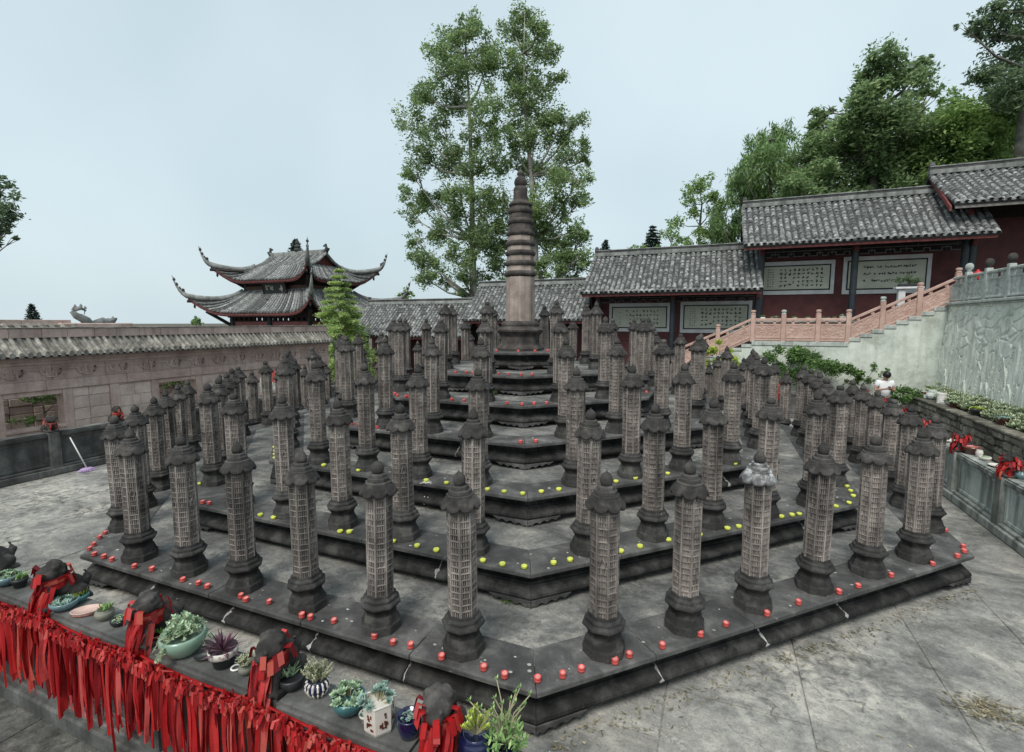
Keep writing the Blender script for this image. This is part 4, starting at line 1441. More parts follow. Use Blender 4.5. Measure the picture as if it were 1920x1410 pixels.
def hip_roof(prefix, ao, ze, bi, zt, lift, tipo, tipz, parent, skirt=False, conc=1.35):
    def pt(side, s, t):
        # side 0: -y, 1: +x, 2: +y, 3: -x
        al = ao[0] if side % 2 == 0 else ao[1]
        dp = ao[1] if side % 2 == 0 else ao[0]
        il = bi[0] if side % 2 == 0 else bi[1]
        idp = bi[1] if side % 2 == 0 else bi[0]
        k = abs(s) ** 8
        fade = (1 - t) ** 1.6
        along = s * ((al + .6 * k * fade) * (1 - t) + il * t)
        out = (dp + .6 * k * fade) * (1 - t) + idp * t
        z = ze + (zt - ze) * t ** conc + lift * abs(s) ** 8 * fade
        x, y = along, -out
        for _ in range(side):
            x, y = -y, x
        return Vector((x, y, z))
    d = B()
    NS, NT_ = 26, 8
    for side in range(4):
        vs = [pt(side, -1 + 2 * i / NS, k / NT_) for i in range(NS + 1) for k in range(NT_ + 1)]
        fs = [(i * (NT_ + 1) + k, (i + 1) * (NT_ + 1) + k, (i + 1) * (NT_ + 1) + k + 1, i * (NT_ + 1) + k + 1) for i in range(NS) for k in range(NT_)]
        d.add(vs, fs)
        vs2 = [v - Vector((0, 0, .14)) for v in vs]
        d.add(vs2, [f[::-1] for f in fs])
    roof = d.build(prefix, M['tiledeck'], parent, fix=False)
    tl = B()
    for side in range(4):
        al = ao[0] if side % 2 == 0 else ao[1]
        n = int(2 * al / .26)
        for i in range(1, n):
            s = -1 + 2 * i / n
            tl.tube([pt(side, s, k / 7) + Vector((0, 0, .03)) for k in range(8)], .085, 6)
    tag(tl.build('roof_tiles', M['tile'], roof, fix=False), kind='stuff')
    # red eave boards follow the curve
    for side in range(4):
        e = B()
        pts = [pt(side, -1 + 2 * i / 24, 0) for i in range(25)]
        vs = []
        for p in pts:
            q = Vector((p.x, p.y, 0)).normalized() * .04
            vs += [p - q + Vector((0, 0, -.03)), p - q + Vector((0, 0, -.2))]
        e.add(vs, [(2 * i, 2 * i + 1, 2 * i + 3, 2 * i + 2) for i in range(24)])
        e.build('eave_board', M['redtrim'], roof, fix=False)
    for side in range(4):
        c = pt(side, 1, 0)
        o = Vector((c.x, c.y, 0)).normalized()
        path = [pt(side, 1, 1 - k / 8) + Vector((0, 0, .1)) for k in range(9)]
        rr = [.16] * 9
        for k in range(1, 6):
            u = k / 5
            path.append(c + o * (tipo * (u * 1.0 - .25 * u * u)) + Vector((0, 0, .1 + tipz * (.45 * u + .55 * u * u))))
            rr.append(.15 * (1 - u) ** 1.2 + .018)
        hr = B().tube(path, rr, 7).build('hip_ridge', M['ridge'], roof, smooth=True)
        sp = B()
        for k in range(9, 13):
            p = path[k]
            sp.lathe([(.07, 0), (.09, .08), (.02, .2)], 5, (p.x, p.y, p.z + .04))
        p = path[9]
        sp.ball((p.x, p.y, p.z + .22), .1, 6, 4).box((p.x, p.y, p.z + .1), (.08, .2, .12))
        tag(sp.build('ridge_beasts', M['tiledeck'], hr), kind='stuff')
        # corner beam end and hanging drop
        q = c + Vector((0, 0, -.25)) - o * .3
        B().tube([q - o * 1.6 + Vector((0, 0, -.05)), q + o * .3], .09, 6).build('corner_beam', M['darkwood'], roof)
        B().lathe([(.02, -.45), (.07, -.35), (.05, -.2), (.06, 0)], 8, tuple(q - o * .1)).build('corner_drop', M['darkwood'], roof)
    return roof, pt


r1, pt1 = hip_roof('lower_roof', (4.5, 3.6), 3.72, (2.75, 2.0), 5.1, 1.0, 1.0, 1.25, pvn)
r2, pt2 = hip_roof('upper_roof', (3.45, 2.7), 5.78, (2.3, 1.35), 6.75, .95, .75, 1.1, pvn)
gb = B()
zg, zt_ = 6.73, 7.55
for s in (-1, 1):
    gb.add([(-2.4, s * 1.4, zg), (2.4, s * 1.4, zg), (2.4, s * .7, zg + .32), (-2.4, s * .7, zg + .32), (2.4, 0, zt_), (-2.4, 0, zt_)], [(0, 1, 2, 3), (3, 2, 4, 5)])
gro = gb.build('gable_roof', M['tiledeck'], pvn, fix=False)
gt = B()
for s in (-1, 1):
    for i in range(22):
        xx = -2.32 + 4.64 * i / 21
        gt.tube([(xx, s * 1.4, zg + .04), (xx, s * .7, zg + .36), (xx, 0, zt_ + .04)], .08, 6)
tag(gt.build('roof_tiles', M['tile'], gro, fix=False), kind='stuff')
for s in (-1, 1):
    B().ext([(s * 2.15, -1.25, zg), (s * 2.15, 1.25, zg), (s * 2.15, .65, zg + .3), (s * 2.15, 0, zt_ - .05), (s * 2.15, -.65, zg + .3)], (.04, 0, 0)).build('gable', M['redtrim'], pvn)
    B().tube([(s * 2.4, -1.45, zg), (s * 2.4, -.7, zg + .34), (s * 2.4, 0, zt_ + .05), (s * 2.4, .7, zg + .34), (s * 2.4, 1.45, zg)], .1, 6).build('gable_ridge', M['ridge'], pvn)
rdg = B().box((0, 0, zt_ + .12), (5.0, .26, .34)).build('main_ridge', M['ridge'], pvn, bevel=.03)
for s in (-1, 1):
    B().tube([(s * 2.35, 0, zt_ + .1), (s * 2.55, 0, zt_ + .35), (s * 2.4, 0, zt_ + .55), (s * 2.2, 0, zt_ + .5)], [.16, .16, .12, .04], 7).build('ridge_dragon', M['tiledeck'], rdg, smooth=True)
B().lathe([(.2, 0), (.26, .1), (.14, .2), (.22, .32), (.1, .45), (.15, .55), (.03, .85)], 8, (0, 0, zt_ + .28)).build('ridge_ornament', M['tiledeck'], rdg)
# storeys
for sx in (-1, 0, 1):
    for sy in (-1, 1):
        B().lathe([(.17, 0), (.17, 4.6)], 10, (sx * 3.3, sy * 2.5, 0)).build('column', M['black'], pvn)
B().box2(-3.25, 3.25, -2.48, 2.48, 0, 3.2).build('wall', plain('pavilion_red_wall', (.26, .1, .1), .8, 0, 2, .25), pvn)
B().box2(-3.45, 3.45, -2.62, 2.62, 3.2, 3.27).build('rail', M['darkwood'], pvn, bevel=.02)
bs_ = B()
for i in range(15):
    xx = -3.1 + 6.2 * i / 14
    for sy in (-1, 1):
        bs_.box((xx, sy * 2.5, 3.36), (.26, .1, .2))
for i in range(11):
    yy = -2.3 + 4.6 * i / 10
    for sx in (-1, 1):
        bs_.box((sx * 3.28, yy, 3.36), (.1, .26, .2))
tag(bs_.build('railing', M['darkwood'], pvn), kind='stuff')
B().box2(-3.5, 3.5, -2.7, 2.7, 3.45, 3.8).build('beam', M['darkwood'], pvn)
B().box2(-2.6, 2.6, -1.85, 1.85, 4.6, 6.1).build('upper_wall', M['darkwood'], pvn)
B().box2(-2.68, 2.68, -1.93, 1.93, 4.85, 5.25).build('upper_band', M['ridge'], pvn, bevel=.02)
B().box2(-2.72, 2.72, -1.97, 1.97, 5.251, 5.45).build('upper_rail', plain('brown_timber', (.09, .05, .04), .8, 0, 4, .3), pvn)
for sx in (-1, 1):
    for sy in (-1, 1):
        B().lathe([(.14, 4.5), (.14, 6.3)], 10, (sx * 2.65, sy * 1.9, 0)).build('column', M['black'], pvn)
        B().tube([(sx * 2.65, sy * 1.9, 5.35), (sx * 3.35, sy * 2.6, 6.0)], .1, 6).build('brace', M['darkwood'], pvn)
        B().tube([(sx * 3.3, sy * 2.5, 2.9), (sx * 4.35, sy * 3.5, 3.85)], .12, 6).build('brace', M['darkwood'], pvn)
pq = thing('name_plaque', 'dark tilted plaque with pale characters under the upper pavilion eave', 'sign', (PVX + .3, PVY - 2.3, 5.3))
pq.rotation_euler = (rad(14), 0, 0)
B().box((0, 0, 0), (1.95, .08, .84)).build('board', M['black'], pq, bevel=.01)
pb = B()
for (x_, z_, a, l) in []: pass
pf = B()
for s in (-1, 1):
    pf.box((0, -.05, s * .40), (2.0, .06, .07)).box((s * .96, -.05, 0), (.07, .06, .73))
pf.build('border', M['darkwood'], pq, bevel=.01)
gl = B()
glyphs(gl, -.046, -.8, .8, -.22, .22, 4, 1, 77, .3)
tag(gl.build('characters', M['gold'], pq, fix=False), kind='stuff')

# ================================================================== hillside behind the galleries
vs, fs = [], []
nx, ny = 50, 40


def hill(x, y):
    f = max(0, min(1, (x + 4) / 14))
    g_ = max(0, min(1, (y - 15.5) / 12))
    return -.4 + 5.2 * f * g_ + 3 * max(0, (x - 10) / 30) * g_ + .2 * mnoise.noise(Vector((x * .3, y * .3, 0)))


for i in range(nx + 1):
    for k in range(ny + 1):
        xx, yy = -10 + 70 * i / nx, 15.4 + 60 * k / ny
        vs.append((xx, yy, hill(xx, yy)))
for i in range(nx):
    for k in range(ny):
        a = i * (ny + 1) + k
        fs.append((a, a + ny + 1, a + ny + 2, a + 1))
tag(B().add(vs, fs).build('hillside', M['ground'], fix=False, smooth=True), kind='structure')
tag(B().box2(11.6, 40, 1, 15.4, -.3, 3.69).build('upper_terrace', M['ground']), kind='structure')

# ================================================================== trees
NP = np.random.default_rng(4)


def leaf_cloud(centres, radii, counts, size, aspect=.42, flat=.75, droop=0.0, shell=.45, sq=(1, 1, .85), point=None):
    """diamond leaves spread through ellipsoid clumps"""
    out = []
    for c, r, n in zip(centres, radii, counts):
        d = NP.normal(size=(n, 3))
        d /= np.linalg.norm(d, axis=1)[:, None]
        rr = r * (shell + (1 - shell) * NP.random(n) ** .6) * (1 + .22 * NP.normal(size=n))
        lump = 1 + .25 * np.sin(d[:, 0] * 4 + c[0]) * np.sin(d[:, 1] * 5 + c[1]) * np.sin(d[:, 2] * 4 + c[2])
        p = np.array(c) + d * (rr * lump)[:, None] * np.array(sq)
        ax = NP.normal(size=(n, 3)) * np.array([1, 1, .55]) + d * .6
        ax[:, 2] -= droop
        ax /= np.linalg.norm(ax, axis=1)[:, None]
        nm = NP.normal(size=(n, 3)) * .8 + np.array([0, 0, flat]) + d * .35
        sd_ = np.cross(ax, nm)
        sd_ /= np.linalg.norm(sd_, axis=1)[:, None] + 1e-9
        ln = size * (.6 + .8 * NP.random(n))[:, None]
        wd = ln * aspect
        q = np.stack([p - ax * ln * .5, p + sd_ * wd * .5 - ax * ln * .05, p + ax * ln * .5, p - sd_ * wd * .5 - ax * ln * .05], axis=1)
        out.append(q)
    return np.concatenate(out)


def tree(name, label, base, axis, clumps, leaf, size, dens, bark, group=None, rtrunk=.25, cat='tree', jit=1.4, aspect=.42, droop=0, sq=(1, 1, .85), rmul=1.0, branch_r=.05, shell=.3, flat=.75, yb=None):
    """base: ground point; axis: list of trunk points; clumps: [(point, radius)]"""
    t = thing(name, label, cat, tuple(base), 0, group)
    off = Vector(base)
    axis = [Vector(p) - off for p in axis]
    b = B()
    n = len(axis)
    b.tube(axis, [rtrunk * (1 - k / (n - 1)) ** 1.15 + .012 for k in range(n)], 8)
    cs, rs_, ns = [], [], []
    for c, r in clumps:
        c = Vector(c) - off
        subs = []
        best = min(range(n), key=lambda k: abs(axis[k].z - (c.z - (c - axis[k]).xy.length * .7)))
        s = axis[best]
        m = s.lerp(c, .5) + Vector((0, 0, -.08 * (c - s).length))
        rb = max(.015, branch_r * min(1, (c - s).length / 3 + .3))
        b.tube([s, m, c], [rb, rb * .65, rb * .25], 5)
        for q in range(3):
            e = c + Vector((RND.uniform(-1, 1), RND.uniform(-1, 1), RND.uniform(-.5, 1))).normalized() * r * .75
            b.tube([m.lerp(c, .6), e], [rb * .4, rb * .12], 4)
        ks = 10 if r > .45 else 4
        for q in range(ks):
            e = Vector((RND.gauss(0, 1), RND.gauss(0, 1), RND.gauss(0, .9))).normalized() * r * RND.uniform(.3, 1.0)
            rr_ = r * RND.uniform(.3, .62)
            cs.append(tuple(c + e))
            rs_.append(rr_ * rmul)
            ns.append(max(12, int(dens * r * r / ks)))
    b.build('trunk', bark, t, smooth=True, fix=False)
    P = leaf_cloud(cs, rs_, ns, size, aspect, flat, droop, shell, sq)
    obj('crown', quads_mesh('crown', P, leaf), None, t)
    return t


def px_clumps(lst, y, jit, seed):
    r = random.Random(seed)
    out = []
    for (px, py, pr) in lst:
        p = at(px, py, y=y)
        d = (p - CAM).dot(Vector((-_sa, _ca, 0)))
        rad_ = pr / FPX * d
        p2 = CAM + (p - CAM) * (1 + r.uniform(-jit, jit) / d)
        out.append((p2, rad_))
    return out


E1 = [(872, 60, 28), (848, 82, 34), (897, 92, 32), (828, 125, 36), (880, 135, 38), (912, 128, 26), (800, 185, 34), (848, 185, 30), (905, 198, 32), (783, 238, 32), (828, 240, 32), (885, 255, 26), (918, 240, 24), (788, 298, 30), (770, 325, 22), (838, 310, 32), (885, 318, 28), (773, 372, 28), (815, 372, 34), (862, 362, 32), (908, 372, 30), (768, 405, 18), (832, 432, 36), (882, 430, 38), (922, 425, 32), (800, 480, 28), (852, 478, 24), (902, 470, 34), (793, 520, 20), (835, 528, 15), (872, 522, 16), (866, 548, 13), (850, 280, 22), (930, 300, 26), (815, 505, 24), (880, 500, 26), (905, 520, 24), (780, 450, 20), (930, 470, 28), (845, 400, 26)]
E2 = [(985, 30, 24), (963, 58, 30), (1010, 65, 28), (950, 105, 30), (1000, 108, 34), (1034, 100, 18), (960, 160, 34), (1008, 160, 34), (1040, 150, 20), (975, 212, 34), (1025, 215, 30), (952, 255, 30), (1000, 265, 36), (1050, 238, 26), (1082, 228, 20), (962, 312, 34), (1015, 322, 38), (1060, 290, 34), (1092, 280, 20), (1088, 332, 22), (1050, 350, 34), (1000, 372, 34), (1040, 402, 34), (1088, 378, 22), (1080, 430, 24), (1030, 452, 34), (1060, 492, 32), (1098, 300, 14), (1085, 480, 20), (1020, 500, 26), (948, 430, 26), (942, 380, 30), (1095, 440, 14), (1045, 525, 24), (930, 500, 24), (960, 520, 20), (1000, 530, 26), (1075, 520, 22), (1040, 480, 28), (1095, 500, 14), (985, 450, 28), (1070, 455, 24), (1010, 420, 28)]
ty = 21.0
b1 = at(889, 600, y=ty)
tree('eucalyptus_tree', 'tall left one of two open-crowned eucalyptus trees behind the pagoda', (b1.x, ty, -.4), [(b1.x, ty, -.4), at(888, 560, y=ty), at(886, 450, y=ty), at(884, 330, y=ty), at(880, 200, y=ty), at(874, 100, y=ty), at(872, 55, y=ty)],
     [(c, r * 1.1) for c, r in px_clumps(E1, ty, 1.6, 1)], M['euca'], .21, 840, M['bark_pale'], 'tall eucalyptus trees behind the pagoda', .32, branch_r=.1, sq=(1, 1, .8))
b2 = at(1006, 600, y=ty + 1.2)
tree('eucalyptus_tree', 'taller right one of two open-crowned eucalyptus trees behind the pagoda', (b2.x, ty + 1.2, -.4), [(b2.x, ty + 1.2, -.4), at(1006, 560, y=ty + 1.2), at(1003, 450, y=ty + 1.2), at(996, 330, y=ty + 1.2), at(984, 200, y=ty + 1.2), at(982, 100, y=ty + 1.2), at(984, 25, y=ty + 1.2)],
     [(c, r * 1.1) for c, r in px_clumps(E2, ty + 1.2, 1.6, 2)], M['euca'], .21, 880, M['bark_pale'], 'tall eucalyptus trees behind the pagoda', .32, branch_r=.1, sq=(1, 1, .8))

CA = [(1662, 108, 18), (1640, 140, 34), (1690, 150, 28), (1728, 130, 14), (1742, 112, 9), (1618, 190, 34), (1672, 200, 38), (1720, 190, 22), (1748, 178, 9), (1590, 240, 34), (1640, 252, 38), (1692, 260, 34), (1560, 290, 34), (1610, 310, 38), (1660, 320, 38), (1530, 340, 30), (1578, 350, 34), (1630, 362, 34), (1690, 340, 34), (1528, 232, 16), (1545, 210, 12), (1500, 360, 24), (1720, 300, 30), (1650, 385, 30), (1590, 390, 30), (1540, 385, 28), (1500, 395, 24), (1700, 385, 28), (1730, 350, 26), (1560, 250, 26), (1520, 300, 26), (1480, 385, 26), (1510, 330, 26), (1490, 350, 24), (1540, 260, 24), (1745, 230, 20), (1715, 240, 26)]
CB = [(1740, 270, 32), (1790, 232, 34), (1842, 228, 38), (1888, 255, 40), (1780, 290, 36), (1832, 290, 38), (1905, 215, 34), (1742, 318, 28), (1800, 325, 28), (1870, 310, 34), (1915, 300, 34), (1760, 345, 26), (1720, 290, 26), (1860, 200, 28), (1815, 260, 34), (1930, 260, 40), (1760, 250, 30), (1725, 330, 30), (1790, 200, 20)]
CC = [(1900, 18, 26), (1850, 48, 22), (1885, 70, 30), (1912, 112, 34), (1872, 150, 28), (1826, 62, 12), (1808, 52, 8), (1905, 180, 34), (1818, 146, 10), (1846, 140, 14), (1930, 60, 34), (1935, 160, 34), (1860, 12, 12)]
WI = [(1474, 252, 18), (1442, 272, 20), (1412, 290, 22), (1452, 308, 26), (1392, 330, 20), (1430, 345, 28), (1484, 338, 24), (1388, 378, 20), (1370, 415, 20), (1432, 400, 28), (1478, 390, 24), (1400, 440, 24), (1360, 450, 20), (1440, 440, 26), (1470, 300, 24), (1410, 375, 24), (1350, 420, 18), (1380, 460, 20)]
LO = [(1312, 344, 17), (1330, 362, 15), (1290, 375, 13), (1335, 388, 15), (1300, 400, 12), (1268, 418, 12), (1252, 440, 11), (1282, 448, 12), (1310, 430, 12), (1345, 425, 15), (1325, 458, 13)]
HE = [(1190, 470, 10), (1205, 468, 10), (1240, 470, 12), (1262, 466, 12), (1290, 470, 14), (1320, 470, 14), (1350, 468, 14)]


def hill_tree(name, label, lst, y, px, leaf, size, dens, seed, **kw):
    top = min(q[1] for q in lst)
    bot = max(q[1] for q in lst)
    b = at(px, bot, y=y)
    gz = hill(b.x, y) - .2
    ax = [(b.x, y, gz), (b.x, y, gz + max(.3, (b.z - gz) * .6)), at(px, bot - (bot - top) * .3, y=y), at(px + 4, bot - (bot - top) * .65, y=y), at(px, top + 10, y=y)]
    return tree(name, label, (b.x, y, gz), ax, [(c, r * 1.38) for c, r in px_clumps(lst, y, 1.5, seed)], leaf, size, dens, M['bark'], **kw)


hill_tree('camphor_tree', 'large dark green camphor tree rising behind the higher gallery', CA, 19.5, 1640, M['camphor'], .22, 1250, 3, rtrunk=.35, branch_r=.09)
hill_tree('broadleaf_tree', 'bright green broad tree behind the highest gallery roof', CB, 20.5, 1830, M['bright'], .2, 1350, 4, rtrunk=.3, branch_r=.08)
hill_tree('leaning_tree', 'dark tree reaching in at the top right corner', CC, 18.0, 1925, M['darkleaf'], .2, 1100, 5, rtrunk=.3, branch_r=.07, aspect=.36)
hill_tree('willow_tree', 'pale green weeping willow left of the large camphor tree', WI, 21.5, 1440, M['willow'], .3, 1250, 6, rtrunk=.22, branch_r=.06, aspect=.2, droop=1.6, sq=(.85, .85, 1.25), flat=.1)
hill_tree('locust_tree', 'small open yellow-green tree left of the willow', LO, 22.5, 1312, M['bright'], .18, 1100, 7, rtrunk=.14, branch_r=.05)
for q, (px, py, pr) in enumerate(HE):
    p = at(px, py + 14, y=18.2 + .2 * q)
    c = px_clumps([(px, py, pr), (px + 6, py + 8, pr)], 18.2 + .2 * q, .4, 40 + q)
    tree('hedge_bush', 'rounded green bush over the gallery ridge, %s from the left' % ORD[q], (p.x, p.y, hill(p.x, p.y)), [(p.x, p.y, hill(p.x, p.y)), (p.x, p.y, p.z)], c, M['bright'], .16, 1500, M['bark'], 'bushes over the gallery ridge', .06, cat='bush')


def conifer(label, px, top, bot, wpx, y, leaf, size, n, ground=None, layers=10, lay=0.0, pale=None):
    pt_, pb_ = at(px, top, y=y), at(px, bot, y=y)
    d = (pb_ - CAM).dot(Vector((-_sa, _ca, 0)))
    R_ = wpx / 2 / FPX * d
    gz = hill(pb_.x, y) if ground is None else ground
    t = thing('conifer_tree', label, 'tree', (pb_.x, y, gz))
    b = B().tube([(0, 0, 0), (0, 0, (pb_.z - gz) * .7 + .1), (0, 0, pt_.z - gz)], [R_ * .09 + .03, R_ * .06 + .02, .008], 6)
    H = pt_.z - pb_.z
    cs, rs_, ns = [], [], []
    r = random.Random(int(px))
    for k in range(layers):
        u = k / layers
        rr = R_ * (1 - u) ** .85 + .04
        m = max(4, int(9 * (1 - u)))
        a0 = r.uniform(0, 6)
        for i in range(m):
            a = a0 + 2 * math.pi * i / m + r.uniform(-.25, .25)
            L = rr * r.uniform(.75, 1.12)
            z0 = pb_.z - gz + H * u
            tip = Vector((L * math.cos(a), L * math.sin(a), z0 - L * .12))
            b.tube([(0, 0, z0 + L * .1), tip], [.02, .006], 4)
            for f in (.4, .68, .95):
                cs.append(tuple(Vector((0, 0, z0 + L * .1)).lerp(tip, f)))
                rs_.append(L * .27 + .05)
                ns.append(max(4, int(n / (layers * m * 3) * (1.5 - u))))
    b.build('trunk', M['bark'], t, fix=False)
    obj('crown', quads_mesh('crown', leaf_cloud(cs, rs_, ns, size, .3, 1.2, .1, .1, (1, 1, .45)), leaf), None, t)
    return t


conifer('bright green young redwood tree at the left end of the galleries', 642, 495, 700, 138, 9.4, M['meta'], .15, 42000, 0, 18)
conifer('dark fir tree showing over the gallery ridge, the larger one', 1222, 420, 478, 46, 24, M['fir'], .22, 2600)
conifer('small dark fir tip over the left end of the gallery ridge', 1135, 448, 485, 30, 24, M['fir'], .2, 1300)
conifer('small dark cypress above the far left wall ridge', 62, 568, 604, 24, 8, M['fir'], .2, 1200, 0)
conifer('dark fir top standing behind the pavilion ridge', 555, 447, 480, 30, 34, M['fir'], .4, 1200, 0)
for q, (px, py, pr, y, lab) in enumerate([(368, 602, 13, 9, 'small bright bush above the wall left of the pavilion'), (760, 552, 17, 22, 'small round green treetop right of the pavilion roof tip')]):
    c = px_clumps([(px, py, pr * .7), (px - pr * .5, py + 4, pr * .55), (px + pr * .5, py + 3, pr * .55), (px, py + 10, pr * .7)], y, .3, 60 + q)
    p = at(px, py + 14, y=y)
    tree('small_tree', lab, (p.x, p.y, -.1), [(p.x, p.y, -.1), (p.x, p.y, p.z * .6), (p.x, p.y, p.z)], c, M['bright'] if q else M['willow'], .2, 1100, M['bark'], None, .08)
LE = [(-5, 345, 20), (8, 370, 22), (-10, 390, 30), (5, 410, 22), (25, 412, 13), (10, 440, 18), (-5, 460, 14), (28, 448, 7), (12, 350, 9), (-30, 400, 30), (-30, 350, 25)]
p = at(-60, 620, x=-15)
tree('edge_tree', 'dark tree crown entering at the left edge of the view', (p.x, p.y, -.1), [(p.x, p.y, -.1), (p.x, p.y, 2.5), at(-60, 500, x=-15), at(-50, 400, x=-15)], [(CAM + (at(a, b_, x=-15) - CAM) * RND.uniform(.95, 1.05), r_ / FPX * 15) for a, b_, r_ in LE], M['darkleaf'], .13, 2200, M['bark'], None, .16, branch_r=.04)

# shrubs at the foot of the stair wall
SH = [(1450, 668, 17), (1470, 690, 20), (1500, 660, 20), (1530, 672, 20), (1512, 695, 22), (1550, 690, 20), (1580, 700, 16), (1610, 705, 14), (1440, 700, 16)]
for q, lst, y, lab in ((0, SH, 9.6, 'leafy green shrub against the stair wall below the railing'), (1, [(1680, 735, 12), (1700, 738, 12), (1720, 738, 12), (1690, 748, 12), (1712, 750, 12)], 9.2, 'low dark shrub by the person in white'),
                       (2, [(1325, 655, 13), (1345, 650, 12), (1360, 662, 12), (1330, 672, 12), (1370, 678, 12)], 9.4, 'thin yellow-green shrub at the low end of the pink railing'),
                       (3, [(1600, 715, 10), (1625, 712, 10), (1640, 690, 8), (1660, 700, 9)], 9.9, 'sparse flowering shrub between the stair wall and the person')):
    c = [(c_, r_ * 1.22) for c_, r_ in px_clumps(lst, y, .35, 80 + q)]
    p = at(lst[0][0] + 15, 720, y=y)
    tree('shrub', lab, (p.x, y, 0), [(p.x, y, 0), (p.x, y, .5), (p.x, y, 1.0)], c, M['shrub'] if q != 2 else M['succ_yellow'], .1, 6500 if q != 3 else 2600, M['bark'], None, .04, cat='shrub', branch_r=.02)

# ================================================================== stone lions tied with red ribbons
def ribbon_strip(b, p, length, width, yaw, r, out=0.0, segs=7, curl=0.0):
    """hanging ribbon from point p; sways and twists as it falls"""
    vs, fs = [], []
    ph, am = r.uniform(0, 6), r.uniform(.006, .02)
    tw = r.uniform(-.7, .7)
    nx, ny = math.cos(yaw), math.sin(yaw)
    for k in range(segs + 1):
        u = k / segs
        a = yaw + tw * u
        cx = p[0] + am * math.sin(ph + u * 4) + curl * u * u * nx
        cy = p[1] + am * .6 * math.cos(ph + u * 5) - out * math.sin(u * 2.2) * .5
        cz = p[2] - length * u
        w_ = width / 2 * (1 + .18 * math.sin(u * 7 + ph))
        sk = .35 * width if k == segs else 0
        cr_ = width * .32 * math.sin(ph * 1.7 + u * 2.5)
        ca_, sa_ = math.cos(a), math.sin(a)
        vs += [(cx - w_ * ca_, cy - w_ * sa_, cz - sk), (cx - cr_ * sa_, cy + cr_ * ca_, cz), (cx + w_ * ca_, cy + w_ * sa_, cz + sk)]
        if k:
            q = 3 * k
            fs += [(q - 3, q - 2, q + 1, q), (q - 2, q - 1, q + 2, q + 1)]
    b.add(vs, fs)


def lion_mesh(seed):
    r = random.Random(seed)
    b = B()
    b.ball((0, .02, .10), .085, 12, 8, (1, 1.25, 1.1))
    b.ball((0, -.04, .17), .075, 12, 8, (1, .9, 1.1))
    b.ball((0, -.075, .245), .075, 14, 9, (1.08, .95, .95))
    b.ball((0, -.14, .225), .042, 10, 7, (1.1, .9, .75))
    b.ball((0, -.135, .2), .034, 8, 6, (1.1, .8, .5))
    for s in (-1, 1):
        b.ball((s * .06, -.06, .3), .022, 8, 6)
        b.ball((s * .032, -.14, .262), .015, 7, 5)
        b.tube([(s * .055, -.08, .16), (s * .06, -.115, .06), (s * .06, -.12, .012)], [.036, .028, .03], 8)
        b.ball((s * .06, -.14, .018), .03, 8, 6, (1, 1.3, .6))
        b.ball((s * .075, .07, .06), .055, 9, 7, (.8, 1.2, 1))
        b.ball((s * .085, -.0, .018), .03, 8, 6, (1, 1.6, .6))
    b.tube([(0, .12, .05), (0, .15, .13), (0, .13, .19)], [.025, .03, .015], 7)
    for k in range(30):    # mane curls
        a = r.uniform(0, 2 * math.pi)
        e = r.uniform(-.5, 1.3)
        d = Vector((math.cos(a) * math.cos(e), abs(math.sin(a)) * math.cos(e) * .9 + .05, math.sin(e)))
        p = Vector((0, -.06, .245)) + d * .078
        b.ball(tuple(p), r.uniform(.017, .024), 6, 5)
    b.box((0, -.0, -.0), (.2, .3, .03))
    return b


lion_src = [lion_mesh(s) for s in (1, 2)]


def lion(label, loc, rz, seed, scale=1.0, ribbons=10, hang=.25, wrap=3, group='stone lions on the balustrade posts'):
    r = random.Random(seed)
    t = thing('stone_lion', label, 'lion statue', loc, rz, group, scale)
    o = lion_src[seed % 2].build('body', M['cap'], t, (0, 0, .012), smooth=True)
    md = o.modifiers.new('remesh', 'REMESH')
    md.mode = 'VOXEL'
    md.voxel_size = .0085
    md.use_smooth_shade = True
    if ribbons:
        b = B()
        for k in range(wrap):
            zc = .155 + .016 * (k % 5) + r.uniform(-.006, .006)
            rr = (.086 if k % 5 > 2 else .082) + r.uniform(0, .006)
            til = r.uniform(-.22, .22)
            pts = []
            for i in range(15):
                a = 2 * math.pi * i / 14
                pts.append((rr * math.cos(a), -.055 + rr * math.sin(a) * 1.02, zc + til * rr * math.sin(a + k)))
            vs, fs = [], []
            for i, q in enumerate(pts):
                wq = r.uniform(.01, .02)
                vs += [(q[0], q[1], q[2] - wq), (q[0] * 1.01, q[1] * 1.01, q[2] + wq)]
                if i: fs.append((2 * i - 2, 2 * i - 1, 2 * i + 1, 2 * i))
            b.add(vs, fs)
        for k in range(ribbons):
            a = r.uniform(-2.9, -.2) if hang > .3 else r.uniform(-3.1, 3.1)
            p = (.095 * math.cos(a) * r.uniform(.5, 1.1), -.055 + .1 * math.sin(a), .17 + r.uniform(-.03, .04))
            ribbon_strip(b, p, hang * r.uniform(.5, 1.2), r.uniform(.02, .04), a + math.pi / 2 + r.uniform(-.6, .6), r, out=.1)
        for k in range(max(3, ribbons // 2)):    # bow ends standing up
            a = r.uniform(0, 6.28)
            p = Vector((.06 * math.cos(a), -.06 + .06 * math.sin(a), .19 + r.uniform(0, .08)))
            q = p + Vector((.06 * math.cos(a), .06 * math.sin(a), r.uniform(0, .05)))
            s_ = Vector((-math.sin(a), math.cos(a), r.uniform(-.5, .5))) * .017
            q2 = q + Vector((.02 * math.cos(a), .02 * math.sin(a), -.07))
            b.add([p - s_ * .6, p + s_ * .6, q + s_, q - s_, q2 + s_, q2 - s_], [(0, 1, 2, 3), (3, 2, 4, 5)])
        b.build('ribbon_wrap', M['rib'], t, fix=False)
    return t


